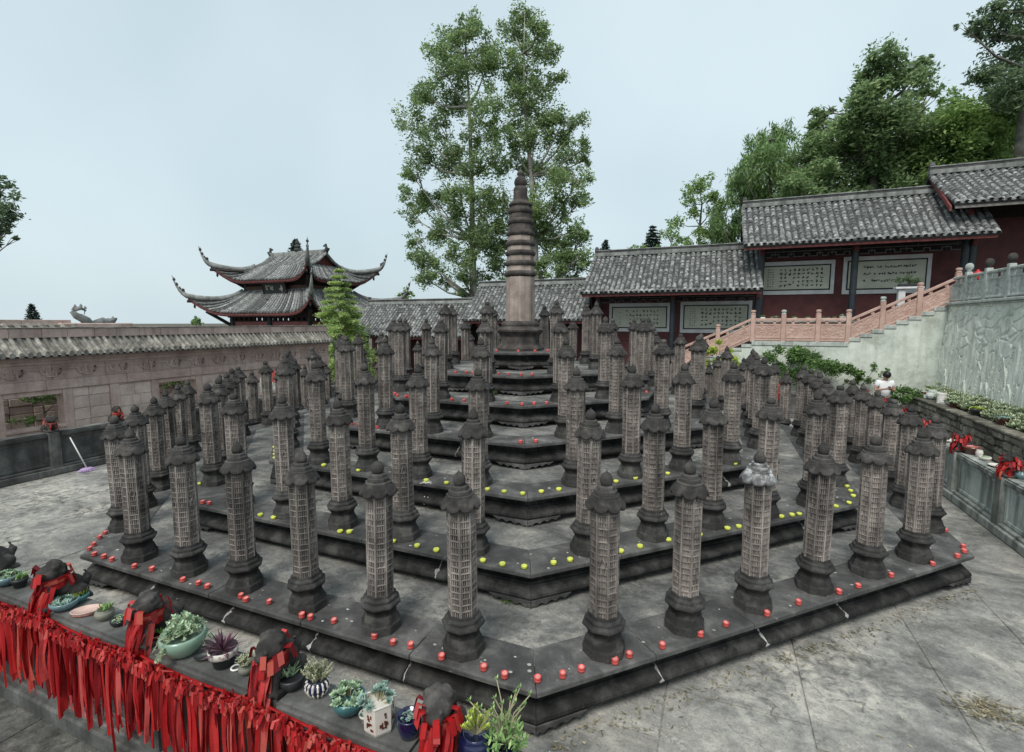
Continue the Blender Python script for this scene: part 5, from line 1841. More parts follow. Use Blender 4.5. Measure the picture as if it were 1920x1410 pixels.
fr_posts = [(-.65, 'leftmost'), (.49, 'second from the left'), (1.63, 'third from the left'), (2.77, 'rightmost')]
for q, (xx, w_) in enumerate(fr_posts):
    lion('stone lion swathed in red ribbons on the near balustrade, ' + w_, (xx, FBY + .02, .955), rad(-12 + 9 * q), 20 + q, 1.0 if q < 3 else .98, [34, 34, 26, 28][q], [.42, .4, .36, .34][q], 7)
lion('stone lion on the near balustrade beyond the frame edge', (-1.79, FBY + .02, .955), 0, 26, 1.1, 18, .4, 4)
for q in range(4):
    yy = -4.55 + 1.22 * q
    lion('small stone lion with pink-edged ribbon on the left balustrade, %s from the near end' % ORD[q], (LBX, yy, .896), rad(90), 30 + q, 1.0, 5, .12, 2)
for q, yy in enumerate([-.82, .75, 2.32, 3.89, 5.46, 7.03]):
    lion('stone lion bundled in red ribbons on the right balustrade, %s from the near end' % ORD[q], (RBX + .02, yy - .02, .886), rad(-90), 40 + q, 1.0, 40, .2, 5)
for q, xx in enumerate([-7.3, -4.9, -1.3, 2.3, 5.9]):
    lion('stone lion with red ribbons on the back balustrade, %s from the left' % ORD[q], (xx, 8.35, .886), 0, 50 + q, .95, 14, .5, 4)

# ================================================================== red ribbons hung along the near balustrade
rr = random.Random(31)
rope = [(xx, FBY - .148, .935 - .035 * abs(math.sin((xx + .65) / 1.14 * math.pi))) for xx in np.linspace(-3.4, 3.5, 60)]
tag(B().tube(rope, .008, 5).build('ribbon_rope', M['rib']), 'thin red rope strung along the near balustrade under the ribbons', 'rope')
NR = 298
for k in range(NR):
    xx = -2.2 + 5.6 * (k + rr.uniform(-.4, .4)) / NR
    zz = .945 - .035 * abs(math.sin((xx + .65) / 1.14 * math.pi)) + rr.uniform(-.03, .02)
    yy = FBY - .152 - rr.uniform(0, .05)
    b = B()
    L = rr.uniform(.4, .62) + (.1 if rr.random() < .2 else 0)
    wd = rr.uniform(.022, .042)
    ribbon_strip(b, (0, 0, 0), L, wd, rr.gauss(0, .45), rr, out=rr.uniform(.0, .05), segs=8, curl=rr.choice([0, 0, 0, rr.uniform(-.05, .05)]))
    # knot and short bow ends over the rope
    for q in range(rr.randint(3, 4)):
        a = rr.uniform(-1.4, 1.4)
        p = Vector((rr.uniform(-.01, .01), -.008, rr.uniform(-.02, .015)))
        e = p + Vector((rr.uniform(-.045, .045), -rr.uniform(.005, .04), rr.uniform(-.015, .04)))
        e2 = e + Vector((rr.uniform(-.02, .02), -rr.uniform(.0, .02), -rr.uniform(.02, .07)))
        s_ = Vector((math.cos(a), .25, math.sin(a))) * wd * .3
        b.add([p - s_ * .5, p + s_ * .5, e + s_, e - s_, e2 + s_ * .9, e2 - s_ * .9], [(0, 1, 2, 3), (3, 2, 4, 5)])
    b.ball((0, -.004, -.004), wd * .36, 6, 4)
    o = b.build('hanging_ribbon', M['rib'], None, (xx, yy, zz), fix=False)
    tag(o, 'red ribbon in the dense row hanging from the near balustrade', 'ribbon', 'red ribbons hanging along the near balustrade')
# red streamers tied at the far left of the court
for q, (px, py) in enumerate([(483, 735), (489, 738), (514, 728), (517, 730), (622, 710), (619, 722)]):
    p = at(px, py, y=8.2)
    b = B()
    for k in range(3): ribbon_strip(b, (rr.uniform(-.04, .04), rr.uniform(-.03, .03), 0), rr.uniform(.6, .9), .06, rr.uniform(-.5, .5), rr)
    tag(b.build('red_streamer', M['rib'], None, (p.x, 8.15, max(.9, p.z)), fix=False), 'bright red streamer seen between the far left pillars, %s from the left' % ORD[q], 'ribbon', 'red streamers at the back of the court')

# ================================================================== potted plants
def leaf_quad(p, d, up, L, wd, cup=.2):
    """pointed fleshy leaf of two quads bent along its length"""
    d = Vector(d).normalized()
    s = d.cross(Vector(up))
    if s.length < .01: s = d.cross(Vector((1, 0, 0)))
    s.normalize()
    u = s.cross(d)
    p = Vector(p)
    m = p + d * L * .55 + u * L * cup * .4
    t = p + d * L + u * L * cup
    return [p - s * wd * .2, p + s * wd * .2, m + s * wd * .5, t, m - s * wd * .5]


def rosette(P, c, R_, n, r, tilt=.5, wd=.5, axis=(0, 0, 1)):
    ax = Vector(axis).normalized()
    q = ax.to_track_quat('Z', 'Y')
    for i in range(n):
        u = i / n
        a = i * 2.39996
        el = 1.35 * (1 - u) + tilt * u * .4
        L = R_ * (.35 + .65 * u)
        d = q @ Vector((math.cos(a) * math.cos(el), math.sin(a) * math.cos(el), math.sin(el)))
        P.append(leaf_quad(Vector(c) + d * R_ * .06, d, q @ Vector((0, 0, 1)), L, L * wd, .2))


def foliage(kind, R_, H, r):
    """leaf pentagons for a pot plant standing at the origin; returns leaves and stems"""
    P = []
    st_ = B()
    if kind == 'rosettes':
        for k in range(17):
            a, d = r.uniform(0, 6.28), R_ * math.sqrt(r.uniform(0, 1)) * .85
            h = H * r.uniform(.15, .7) * (1.1 - d / R_ * .7)
            c = (d * math.cos(a), d * math.sin(a), h)
            st_.tube([(c[0] * .4, c[1] * .4, 0), c], .004, 4)
            rosette(P, c, R_ * r.uniform(.28, .42), 22, r, wd=.55, axis=(c[0], c[1], R_ * 1.2))
    elif kind == 'trailing':
        for k in range(60):
            a = r.uniform(0, 6.28)
            reach = R_ * r.uniform(.3, 1.35)
            hh = H * r.uniform(.3, 1) * (1.15 - reach / R_ * .55)
            end = -.06 if reach > R_ else hh * .7
            pts = [(0, 0, 0), (reach * .5 * math.cos(a), reach * .5 * math.sin(a), hh), (reach * math.cos(a), reach * math.sin(a), end)]
            st_.tube(pts, .003, 4)
            for q in range(22):
                u = r.uniform(.25, 1)
                p = Vector(pts[0]).lerp(Vector(pts[1]), u * 2) if u < .5 else Vector(pts[1]).lerp(Vector(pts[2]), u * 2 - 1)
                d = Vector((r.gauss(0, 1), r.gauss(0, 1), r.gauss(.3, .7)))
                P.append(leaf_quad(p, d, (0, 0, 1), .022, .016))
    elif kind == 'spiky':
        for k in range(60):
            a = r.uniform(0, 6.28)
            el = r.uniform(.1, 1.3)
            d = Vector((math.cos(a) * math.cos(el), math.sin(a) * math.cos(el), math.sin(el)))
            P.append(leaf_quad(d * R_ * .08, d, (0, 0, 1), R_ * r.uniform(.8, 1.3), R_ * .13, -.15))
    elif kind == 'aloe':
        for k in range(9):
            a, d = r.uniform(0, 6.28), R_ * r.uniform(0, .7)
            c = (d * math.cos(a), d * math.sin(a), .01)
            for q in range(9):
                a2 = r.uniform(0, 6.28)
                el = r.uniform(.6, 1.4)
                P.append(leaf_quad(c, (math.cos(a2) * math.cos(el), math.sin(a2) * math.cos(el), math.sin(el)), (0, 0, 1), H * r.uniform(.5, 1), R_ * .16, -.1))
    elif kind == 'upright':
        for k in range(34):
            a, d = r.uniform(0, 6.28), R_ * r.uniform(0, 1)
            top = Vector((d * math.cos(a) * 1.1, d * math.sin(a) * 1.1, H * r.uniform(.55, 1)))
            base = Vector((d * math.cos(a) * .35, d * math.sin(a) * .35, 0))
            st_.tube([base, base.lerp(top, .5) + Vector((0, 0, .01)), top], [.006, .005, .004], 5)
            for q in range(14):
                p = base.lerp(top, r.uniform(.35, 1))
                P.append(leaf_quad(p, (r.gauss(0, 1), r.gauss(0, 1), r.gauss(.6, .6)), (0, 0, 1), .02, .009))
    elif kind == 'sedum':
        for k in range(16):
            a, d = r.uniform(0, 6.28), R_ * r.uniform(.1, 1)
            top = Vector((d * math.cos(a), d * math.sin(a), H * r.uniform(.4, 1)))
            st_.tube([(0, 0, 0), (top.x * .5, top.y * .5, top.z * .6), top], .004, 5)
            for q in range(6):
                p = top * (1 - .09 * q) if q else top
                rosette(P, p, .022, 8, r, .9, .5)
    elif kind == 'leggy':
        for k in range(22):
            a, d = r.uniform(0, 6.28), R_ * r.uniform(.2, 1.2)
            top = Vector((d * math.cos(a), d * math.sin(a), H * r.uniform(.5, 1.1)))
            mid = Vector((top.x * .45 + r.uniform(-.02, .02), top.y * .45, top.z * .7))
            st_.tube([(0, 0, 0), mid, top], .0032, 5)
            rosette(P, top, .028, 9, r, .9, .35)
        for k in range(260):
            a, d = r.uniform(0, 6.28), R_ * .62 * math.sqrt(r.uniform(0, 1))
            p = (d * math.cos(a), d * math.sin(a), H * .5 * r.uniform(.1, 1) * (1.2 - d / R_))
            P.append(leaf_quad(p, (r.gauss(0, 1), r.gauss(0, 1), r.gauss(.7, .6)), (0, 0, 1), .04, .014))
    elif kind == 'grass':
        for k in range(90):
            a, d = r.uniform(0, 6.28), R_ * math.sqrt(r.uniform(0, 1)) * .8
            P.append(leaf_quad((d * math.cos(a), d * math.sin(a), 0), (r.gauss(0, .5), r.gauss(0, .5), 1), (1, 0, 0), H * r.uniform(.5, 1), .009, -.1))
    return np.array([[tuple(v) for v in q] for q in P]) if P else None, st_


POT = {
    'bowl': [(.55, 0), (.62, .04), (.85, .3), (1, .65), (1.0, .9), (.94, 1.0), (.88, .98), (.86, .86)],
    'tall': [(.72, 0), (.78, .03), (.94, .4), (1, .75), (.98, .93), (1.0, 1), (.9, 1), (.88, .88)],
    'round': [(.6, 0), (.66, .04), (.92, .3), (1.03, .55), (.95, .8), (.78, .9), (.82, 1.0), (.72, 1), (.68, .9)],
    'hex': [(.86, 0), (.9, .05), (.94, .1), (.97, .94), (1, .97), (1, 1), (.88, 1), (.86, .9)],
    'dish': [(.7, 0), (.78, .2), (1, .85), (1, 1), (.93, 1), (.88, .6)],
    'cone': [(.66, 0), (.7, .03), (.92, .66), (1, .68), (1.03, 1.0), (.93, 1), (.9, .86)],
}


def pot_plant(label, loc, shape, R_, H, mat, plant, leaf, pr, ph, seed, n=20, rim=None, soil='soil', group=None, sy=1.0, ribbed=False):
    r = random.Random(seed)
    t = thing('potted_plant' if plant else 'dish', label, 'potted plant' if plant else 'dish', loc, r.uniform(0, 1), group)
    b = B().lathe([(q[0] * R_, q[1] * H) for q in POT[shape]], n, sy=sy)
    p = b.build('pot', mat, t, smooth=n > 8)
    if ribbed:
        rb_ = B()
        for i in range(14):
            a = 2 * math.pi * i / 14
            rb_.tube([(q[0] * R_ * math.cos(a), q[0] * R_ * math.sin(a), q[1] * H) for q in POT[shape][1:6]], R_ * .1, 5)
        tag(rb_.build('ribs', M['whitepot'], p), kind='stuff')
    q = POT[shape][-1]
    B().lathe([(q[0] * R_ * 1.0, q[1] * H - .012), (q[0] * R_ * .6, q[1] * H - .004), (.002, q[1] * H)], 14, sy=sy).build('soil', M[soil], t)
    if rim is not None:
        B().lathe([(R_ * .985, H * .62), (R_ * 1.045, H * .64), (R_ * 1.05, H * .98), (R_ * .99, H)], n, cap=False).build('rim_band', rim, p, smooth=True)
    if plant:
        P, st_ = foliage(plant, pr, ph, r)
        zt = q[1] * H - .006
        if st_.v: st_.build('stems', M['stem'], t, (0, 0, zt), fix=False)
        if P is not None: obj('foliage', quads_mesh('foliage', P, leaf), None, t, (0, 0, zt))
    return t


def rail_pt(px, py):
    p = at(px, py, z=.952)
    p.y = max(FBY - .06, min(FBY + .07, p.y))
    return p


POTS = [
    ('pale succulent bowl at the far left end of the near balustrade', 14, 1094, 'bowl', .085, .07, 'bluegrey', 'rosettes', 'succ', .09, .05),
    ('small grey pot of spiky green aloe beside the leftmost lion', 38, 1100, 'cone', .05, .07, 'darkpot', 'aloe', 'succ_green', .05, .07),
    ('low blue-grey bowl of blue rosettes right of the leftmost lion', 122, 1140, 'bowl', .085, .06, 'bluegrey', 'rosettes', 'succ_blue', .09, .04),
    ('teal bowl with a tuft of fine yellow-green grass', 146, 1128, 'bowl', .07, .055, 'teal', 'grass', 'succ_yellow', .07, .07),
    ('small olive pot of mixed green succulents beside the pink dish', 197, 1160, 'round', .055, .07, 'olive', 'aloe', 'succ_green', .06, .06),
    ('celadon bowl overflowing with pale trailing sedum', 345, 1222, 'bowl', .125, .125, 'celadon', 'trailing', 'succ', .15, .18),
    ('white-banded dark pot with a purple spiky bromeliad', 420, 1246, 'cone', .075, .11, 'darkpot', 'spiky', 'succ_purple', .11, .1),
    ('black bowl of pale green aloe rosettes right of the third lion', 548, 1288, 'bowl', .07, .07, 'darkpot', 'aloe', 'succ', .085, .075),
    ('ribbed white and dark pot with upright grey-green twiggy plant', 596, 1300, 'round', .06, .09, 'navy', 'upright', 'succ_grey', .085, .12),
    ('dark teal bowl heaped with pale green rosette succulents', 655, 1332, 'bowl', .085, .085, 'teal', 'rosettes', 'succ', .1, .1),
    ('white hexagonal pot with a brown print holding blue-green succulents', 712, 1362, 'hex', .08, .15, 'whitepot', 'rosettes', 'succ_blue', .1, .1),
    ('navy pot with one white rosette beside the rightmost lion', 768, 1376, 'tall', .06, .1, 'navy', 'rosettes', 'succ_blue', .045, .03),
    ('glossy navy jar with yellow-green branching sedum', 893, 1420, 'round', .078, .13, 'navy', 'sedum', 'succ_yellow', .085, .15),
]
for q, (lab, px, py, shp, R_, H, mt, pl, lf, pr, ph) in enumerate(POTS):
    p = rail_pt(px, py)
    pot_plant(lab, (p.x, p.y, .952), shp, R_ * 1.1, H * 1.1, M[mt], pl, M[lf], pr * 1.02, ph * 1.02, 100 + q, 6 if shp == 'hex' else 22, M['whitepot'] if 'white-banded' in lab else None, ribbed='ribbed' in lab)
for q, (lab, px, py, shp, R_, H, mt, pl, lf, pr, ph) in enumerate([
    ('small dark pot of pale rosettes between the pink dish and the second lion', 222, 1172, 'bowl', .05, .05, 'darkpot', 'rosettes', 'succ', .05, .04),
    ('small brown pot of green aloe left of the celadon bowl', 296, 1202, 'cone', .05, .06, 'terracotta', 'aloe', 'succ_green', .055, .07),
    ('small grey pot with fine pale sprigs left of the third lion', 462, 1262, 'round', .045, .06, 'olive', 'upright', 'succ_grey', .05, .07),
    ('tiny white pot of blue rosettes between the teal bowl and hexagonal pot', 686, 1352, 'cone', .035, .05, 'whitepot', 'rosettes', 'succ_blue', .04, .03)]):
    p = rail_pt(px, py)
    pot_plant(lab, (p.x, p.y, .952), shp, R_, H, M[mt], pl, M[lf], pr, ph, 120 + q)
p = rail_pt(998, 1466)
pot_plant('dark pot with a leggy bright green plant at the bottom edge', (3.12, FBY + .03, .952), 'tall', .075, .1, M['navy'], 'leggy', M['succ_green'], .17, .24, 130)
pot_plant('pale blue-green rosette pot at the bottom edge right of the leggy plant', (3.36, FBY + .03, .952), 'bowl', .07, .06, M['darkpot'], 'rosettes', M['succ_blue'], .07, .05, 131)
p = rail_pt(163, 1150)
pot_plant('oval pale pink dish of reddish gravel on the near balustrade', (p.x, p.y, .952), 'dish', .1, .035, M['pinkdish'], None, None, 0, 0, 140, 24, soil='redsoil', sy=.65)
p = rail_pt(388, 1232)
pot_plant('small dark leaf-shaped dish left of the purple bromeliad', (p.x, p.y - .02, .952), 'dish', .06, .02, M['darkpot'], None, None, 0, 0, 141, 18, soil='soil', sy=.6)
p = rail_pt(448, 1250)
ring = thing('white_ring', 'small white plastic ring lying beside the third lion', 'ring', (p.x, p.y - .02, .953))
B().tube([(.028 * math.cos(a), .028 * math.sin(a), .007) for a in np.linspace(0, 6.28, 19)], .006, 6).build('band', M['whiteplastic'], ring, smooth=True)
# brown print on the white pot
pp = rail_pt(712, 1362)
hexpot = [o for o in bpy.data.objects if o.get('label', '').startswith('white hexagonal pot')][0]
pb_ = [o for o in hexpot.children if o.name.startswith('pot')][0]
prt = B()
rq = random.Random(88)
for f in range(6):
    a = math.pi / 6 + f * math.pi / 3
    ap_ = .088 * .95 * math.cos(math.pi / 6) + .0022
    for k in range(9):
        s_, z_ = rq.uniform(-.022, .022), .075 + rq.uniform(-.04, .045)
        prt.box((ap_ * math.cos(a) - s_ * math.sin(a), ap_ * math.sin(a) + s_ * math.cos(a), z_), (.002, rq.uniform(.006, .02), rq.uniform(.006, .022)), rz=a)
tag(prt.build('brown_print', M['terracotta'], pb_, fix=False), kind='stuff')

# things on the right balustrade
def rrail(px, py):
    p = at(px, py, z=.885)
    p.x = max(RBX - .06, min(RBX + .1, p.x))
    return p


for q, (lab, px, py, shp, R_, H, mt, pl, lf, pr, ph) in enumerate([
    ('white dish of pebbles on the right balustrade', 1795, 830, 'dish', .13, .05, 'whitepot', None, 'succ', 0, 0),
    ('reddish-brown glazed bowl in front of the ribboned lion', 1838, 852, 'cone', .13, .13, 'terracotta', 'trailing', 'candle_pink', .09, .03),
    ('small white lidded jar beside the brown bowl', 1850, 858, 'round', .05, .12, 'whitepot', 'rosettes', 'succ', .04, .02),
    ('pale stacked bowl right of the white jar', 1863, 864, 'bowl', .08, .06, 'whitepot', 'rosettes', 'succ', .06, .03),
    ('flat white dish with red scraps on the right balustrade', 1882, 876, 'dish', .12, .03, 'whitepot', None, 'succ', 0, 0),
    ('small blue-white jar at the right edge of the view', 1919, 898, 'round', .07, .1, 'bluegrey', 'rosettes', 'succ_blue', .05, .03)]):
    p = rrail(px, py)
    pot_plant(lab, (p.x - (.03 if q != 1 else .05), p.y, .884), shp, R_, H, M[mt], pl, M[lf], pr, ph, 150 + q)

# ================================================================== succulent bed on the right
PX = 9.92
bed = thing('planter_wall', 'rough stone retaining wall of the raised succulent bed', 'planter', (PX, 4, 0))
rb = random.Random(17)
z = 0
for row in range(4):
    hz = [.21, .16, .19, .16][row]
    y = -4.0
    while y < 5.6:
        ly = rb.uniform(.18, .7)
        pb2 = B().box2(-rb.uniform(-.02, .06), .25, y + .004, y + ly - .004, z + .004, z + hz - .004)
        pb2.v = [(v[0] + rb.uniform(-.02, .02), v[1] + rb.uniform(-.012, .012), v[2] + rb.uniform(-.012, .012)) for v in pb2.v]
        pb2.build('stone_block', M['planterstone'], bed, bevel=.03, seg=2)
        y += ly
    z += hz
B().box2(.02, .24, -4, 5.7, 0, .7).build('backing', M['soil'], bed)
cp_y = -4.0
while cp_y < 5.6:
    l = rb.uniform(.8, 1.2)
    B().box2(-.05, .26, cp_y + .004, cp_y + l - .004, .722, .785).build('coping_stone', M['planterstone'], bed, bevel=.015)
    cp_y += l
soil = B().ext([(PX + .25, 0, .3), (11.2, 0, .3), (11.2, 0, 1.12), (PX + .25, 0, .72)], (0, 10.2, 0)).build('bed_soil', M['soil'])
tag(soil, kind='structure')
P = []
for k in range(1300):
    xx = rb.uniform(PX + .28, 10.72)
    yy = rb.uniform(2.2, 9.9)
    R_ = rb.uniform(.06, .16)
    rosette(P, (xx, yy, .73 + .42 * (xx - PX - .25) + R_ * rb.uniform(.2, 1.1)), R_, 12, rb, .6, .55)
tag(obj('succulent_cover', quads_mesh('succulent_cover', np.array([[tuple(v) for v in q] for q in P]), leafmat('bed_succulents', (.2, .25, .15), (.42, .48, .33), (.68, .7, .55), .2, patch=1.4))), 'mass of small pale succulents filling the raised bed', 'succulents', kind='stuff')
rc = B()
for (px, py, s) in [(1742, 752, .26), (1752, 742, .2), (1732, 760, .18), (1775, 752, .2)]:
    pass
for q, (px, py, s) in enumerate([(1740, 757, .3), (1752, 745, .24), (1772, 760, .22)]):
    p = at(px, py, x=10.25)
    b = B()
    for k in range(5): b.ball((rb.uniform(-.5, .5) * s, rb.uniform(-.5, .5) * s, rb.uniform(.0, .8) * s), s * rb.uniform(.4, .65), 8, 6, (1, 1.1, .8))
    o = b.build('garden_rock', M['greystone'], None, (p.x, p.y, .74))
    tag(o, ['large pale garden rock at the far end of the succulent bed', 'upright pale garden rock behind the large one', 'small pale garden rock near the white tub'][q], 'rock', 'rocks in the succulent bed')
p = at(1764, 765, x=10.15)
t = thing('white_tub', 'white ridged tub standing in the succulent bed', 'tub', (p.x, p.y, .74))
b = B().lathe([(.1, 0), (.11, .02), (.11, .3), (.12, .31), (.12, .34), (.1, .34)], 14)
b.build('tub', M['whiteplastic'], t)
rg_ = B()
for k in range(5): rg_.lathe([(.111, .05 + .05 * k), (.116, .06 + .05 * k), (.111, .07 + .05 * k)], 14, cap=False)
rg_.build('ridges', M['whiteplastic'], t)
for q, (px, py, lab) in enumerate([(1738, 722, 'terracotta pot tilted on the far rocks'), (1790, 770, 'brown pot of mixed succulents in the bed'), (1830, 785, 'dark pot of yellow-green succulents in the bed'), (1880, 800, 'brown pot of blue succulents near the right edge')]):
    p = at(px, py, x=10.2)
    pot_plant(lab, (10.2, p.y, .76), 'cone', .14, .2, M['terracotta'] if q != 2 else M['darkpot'], 'rosettes', M[['succ', 'succ', 'succ_yellow', 'succ_blue'][q]], .17, .1, 170 + q)

for q in range(16):
    yy = 9.3 - q * .42 + rb.uniform(-.1, .1)
    xx = rb.uniform(10.25, 10.6)
    kd = ['aloe', 'trailing', 'sedum', 'rosettes'][q % 4]
    Pq, sq_ = foliage(kd, rb.uniform(.14, .22), rb.uniform(.16, .28), random.Random(500 + q))
    t = thing('bed_succulent', '%s clump in the raised succulent bed, %s from the far end' % (['spiky green', 'pale trailing', 'yellow-green branching', 'grey rosette'][q % 4], (ORD + ['thirteenth', 'fourteenth', 'fifteenth', 'sixteenth'])[q]), 'succulent', (xx, yy, .74 + .42 * (xx - PX - .25)), 0, 'larger clumps in the succulent bed')
    if sq_.v: sq_.build('stems', M['stem'], t, fix=False)
    obj('foliage', quads_mesh('foliage', Pq, M[['succ_green', 'succ', 'succ_yellow', 'succ_blue'][q % 4]]), None, t)
# small pots along the pink railing and landing
rs3 = random.Random(23)
for q, px in enumerate([1430, 1447, 1455, 1490, 1515, 1543, 1552, 1565, 1580, 1385]):
    p = at(px, 606, y=SY + .35)
    R_ = rs3.uniform(.05, .1)
    pot_plant('small pot behind the pink railing, %s from the left' % ORD[(q + 1) % 10], (p.x, SY + .42, 3.2 if q != 9 else 2.6), rs3.choice(['bowl', 'round', 'cone']), R_, R_ * 1.5, rs3.choice([M['whitepot'], M['teal'], M['bluegrey'], M['darkpot'], M['pinkdish']]), rs3.choice(['rosettes', 'aloe', 'aloe']), M[rs3.choice(['succ', 'succ_green', 'shrub'])], R_ * 1.2, R_ * 1.4, 200 + q, group='small pots behind the pink railing')
sh = thing('plant_shelf', 'low stone shelf behind the landing railing carrying small pots', 'shelf', (6.8, SY + .42, 2.452))
B().box((0, 0, .715), (3.4, .3, .06)).build('board', M['greystone'], sh, bevel=.01)
for xx in (-1.5, 0, 1.5): B().box((xx, 0, .34), (.12, .24, .68)).build('support', M['greystone'], sh, bevel=.01)
sh2 = thing('plant_shelf', 'short stone shelf behind the lower railing carrying one pot', 'shelf', (at(1385, 606, y=SY + .35).x, SY + .42, 1.9))
B().box((0, 0, .66), (.5, .3, .06)).build('board', M['greystone'], sh2, bevel=.01)
B().box((0, 0, .3), (.3, .24, .66)).build('support', M['greystone'], sh2, bevel=.01)
# planter stand with bonsai in front of the right panel
p = at(1690, 545, y=SY + .9)
ps = thing('bonsai_stand', 'white stand with a dark bonsai in front of the right calligraphy panel', 'planter', (p.x, SY + .9, 3.3))
B().box((0, 0, .5), (.2, .2, 1.0)).build('leg', M['mount'], ps, bevel=.01)
B().box((.2, 0, 1.03), (.8, .34, .07)).build('top', M['mount'], ps, bevel=.01)
B().box((.15, 0, 1.12), (.5, .24, .1)).build('tray', M['darkpot'], ps, bevel=.02)
obj('foliage', quads_mesh('foliage', leaf_cloud([(-.1, 0, 1.3), (.15, 0, 1.36), (.4, 0, 1.28), (.28, 0, 1.22)], [.14, .15, .13, .14], [220] * 4, .06), M['darkleaf']), None, ps)
p = at(1836, 512, x=11.25)
ln = thing('red_lantern', 'small round red lantern behind the granite railing', 'lantern', (11.22, p.y, 3.78))
B().lathe([(.03, .6), (.09, .63), (.13, .72), (.13, .8), (.09, .88), (.03, .91), (.03, .95), (.005, .95)], 14).build('shade', plain('red_lantern_cloth', (.5, .03, .03), .5, 0, 20, .15), ln, smooth=True)
B().lathe([(.02, 0), (.02, .62)], 8).build('pole', M['darkwood'], ln)

# ================================================================== mop leaning on the left balustrade
mb = at(163, 880, z=.03)
mp = thing('mop', 'white-handled mop with lilac head leaning on the left balustrade', 'mop', (mb.x, mb.y, 0))
tip = at(131, 820, x=LBX + .16) - Vector((mb.x, mb.y, 0))
B().tube([(0, 0, .06), tip], .013, 8).build('handle', M['whiteplastic'], mp, smooth=True)
hd = B().ball((0, 0, .035), .13, 14, 8, (.75, 1.0, .28))
hd.build('head', M['purple'], mp, smooth=True)
stn = B()
for k in range(60):
    a = rb.uniform(0, 6.28)
    stn.tube([(.05 * math.cos(a), .07 * math.sin(a), .06), (.1 * math.cos(a), .13 * math.sin(a), .025), (.12 * math.cos(a), .17 * math.sin(a), .008)], .007, 4)
tag(stn.build('strands', M['purple'], mp), kind='stuff')

# ================================================================== person in white behind the right balustrade
def skin_mesh(name, verts, edges, radii, mat, parent, root=0, sub=2):
    me = bpy.data.meshes.new(name)
    me.from_pydata(verts, edges, [])
    me.materials.append(mat)
    o = obj(name, me, None, parent)
    md = o.modifiers.new('skin', 'SKIN')
    md.use_smooth_shade = True
    for i, v in enumerate(me.skin_vertices[0].data):
        rr_ = radii[i]
        v.radius = (rr_, rr_) if not isinstance(rr_, tuple) else rr_
        v.use_root = (i == root)
    s = o.modifiers.new('sub', 'SUBSURF')
    s.levels = s.render_levels = sub
    return o


pe = thing('person', 'person in white T-shirt looking down at a phone by the right balustrade', 'person', (8.66, 7.5, .004), rad(8))
V, E_, R3 = [], [], []


def pv_(p, r_, par=None):
    V.append(p)
    R3.append(r_)
    if par is not None: E_.append((par, len(V) - 1))
    return len(V) - 1


pel = pv_((0, 0, .93), (.13, .1))
sp = pv_((0, .01, 1.1), (.12, .09), pel)
ch = pv_((0, .01, 1.3), (.14, .1), sp)
ub_ = pv_((0, 0, 1.42), (.09, .07), ch)
nk = pv_((0, -.03, 1.48), .052, ub_)
h1 = pv_((0, -.065, 1.53), .07, nk)
h2 = pv_((0, -.085, 1.585), .085, h1)
h3 = pv_((0, -.085, 1.635), .06, h2)
ns_ = pv_((0, -.165, 1.535), .014, h1)
for s in (-1, 1):
    shd = pv_((s * .17, 0, 1.385), .058, ch)
    el = pv_((s * .245, -.02, 1.13), .043, shd)
    wr = pv_((s * .07, -.24, 1.2), .027, el)
    pm = pv_((s * .045, -.29, 1.215), (.032, .018), wr)
    for f in range(4):
        k1 = pv_((s * (.03 - f * .006), -.33, 1.24 - .018 * f), .008, pm)
        pv_((s * (.005 - f * .003), -.335 - .004 * f, 1.245 - .018 * f), .007, k1)
    th_ = pv_((s * .035, -.28, 1.25), .009, pm)
    pv_((s * .015, -.3, 1.275), .008, th_)
    hp = pv_((s * .09, 0, .88), .095, pel)
    kn = pv_((s * .1, -.01, .48), .058, hp)
    an = pv_((s * .1, .02, .09), .036, kn)
    pv_((s * .11, -.12, .035), .034, an)
skin_mesh('body', V, E_, R3, M['skin'], pe)
V, E_, R3 = [], [], []
a0 = pv_((0, 0, .9), (.175, .125))
a1 = pv_((0, .01, 1.1), (.165, .12), a0)
a2 = pv_((0, .01, 1.3), (.175, .125), a1)
a3 = pv_((0, -.0, 1.41), (.1, .08), a2)
for s in (-1, 1):
    q1 = pv_((s * .18, 0, 1.37), .085, a2)
    q2 = pv_((s * .225, -.01, 1.22), .08, q1)
skin_mesh('shirt', V, E_, R3, M['shirt'], pe)
V, E_, R3 = [], [], []
a0 = pv_((0, 0, .93), (.15, .115))
for s in (-1, 1):
    q1 = pv_((s * .095, 0, .84), .11, a0)
    q2 = pv_((s * .1, -.01, .48), .075, q1)
    q3 = pv_((s * .1, .02, .1), .06, q2)
skin_mesh('trousers', V, E_, R3, M['trousers'], pe)
B().ball((0, -.09, 1.605), .112, 14, 10, (.9, 1.05, .95)).build('hair', M['hair'], pe, smooth=True)
for s in (-1, 1):
    B().ball((s * .082, -.085, 1.55), .022, 8, 6, (.5, 1, 1.4)).build('ear', M['skin'], pe, smooth=True)
phn = thing('phone', 'dark phone held by the person in white', 'phone', tuple(Vector((8.66, 7.5, 0)) + Matrix.Rotation(rad(8), 3, 'Z') @ Vector((0, -.325, 1.235))))
B().box((0, 0, 0), (.075, .012, .15), rot=Matrix.Rotation(rad(-50), 3, 'X')).build('case', M['phone'], phn, bevel=.004)

# ================================================================== litter, weeds, wax and a moss line
rl = random.Random(41)


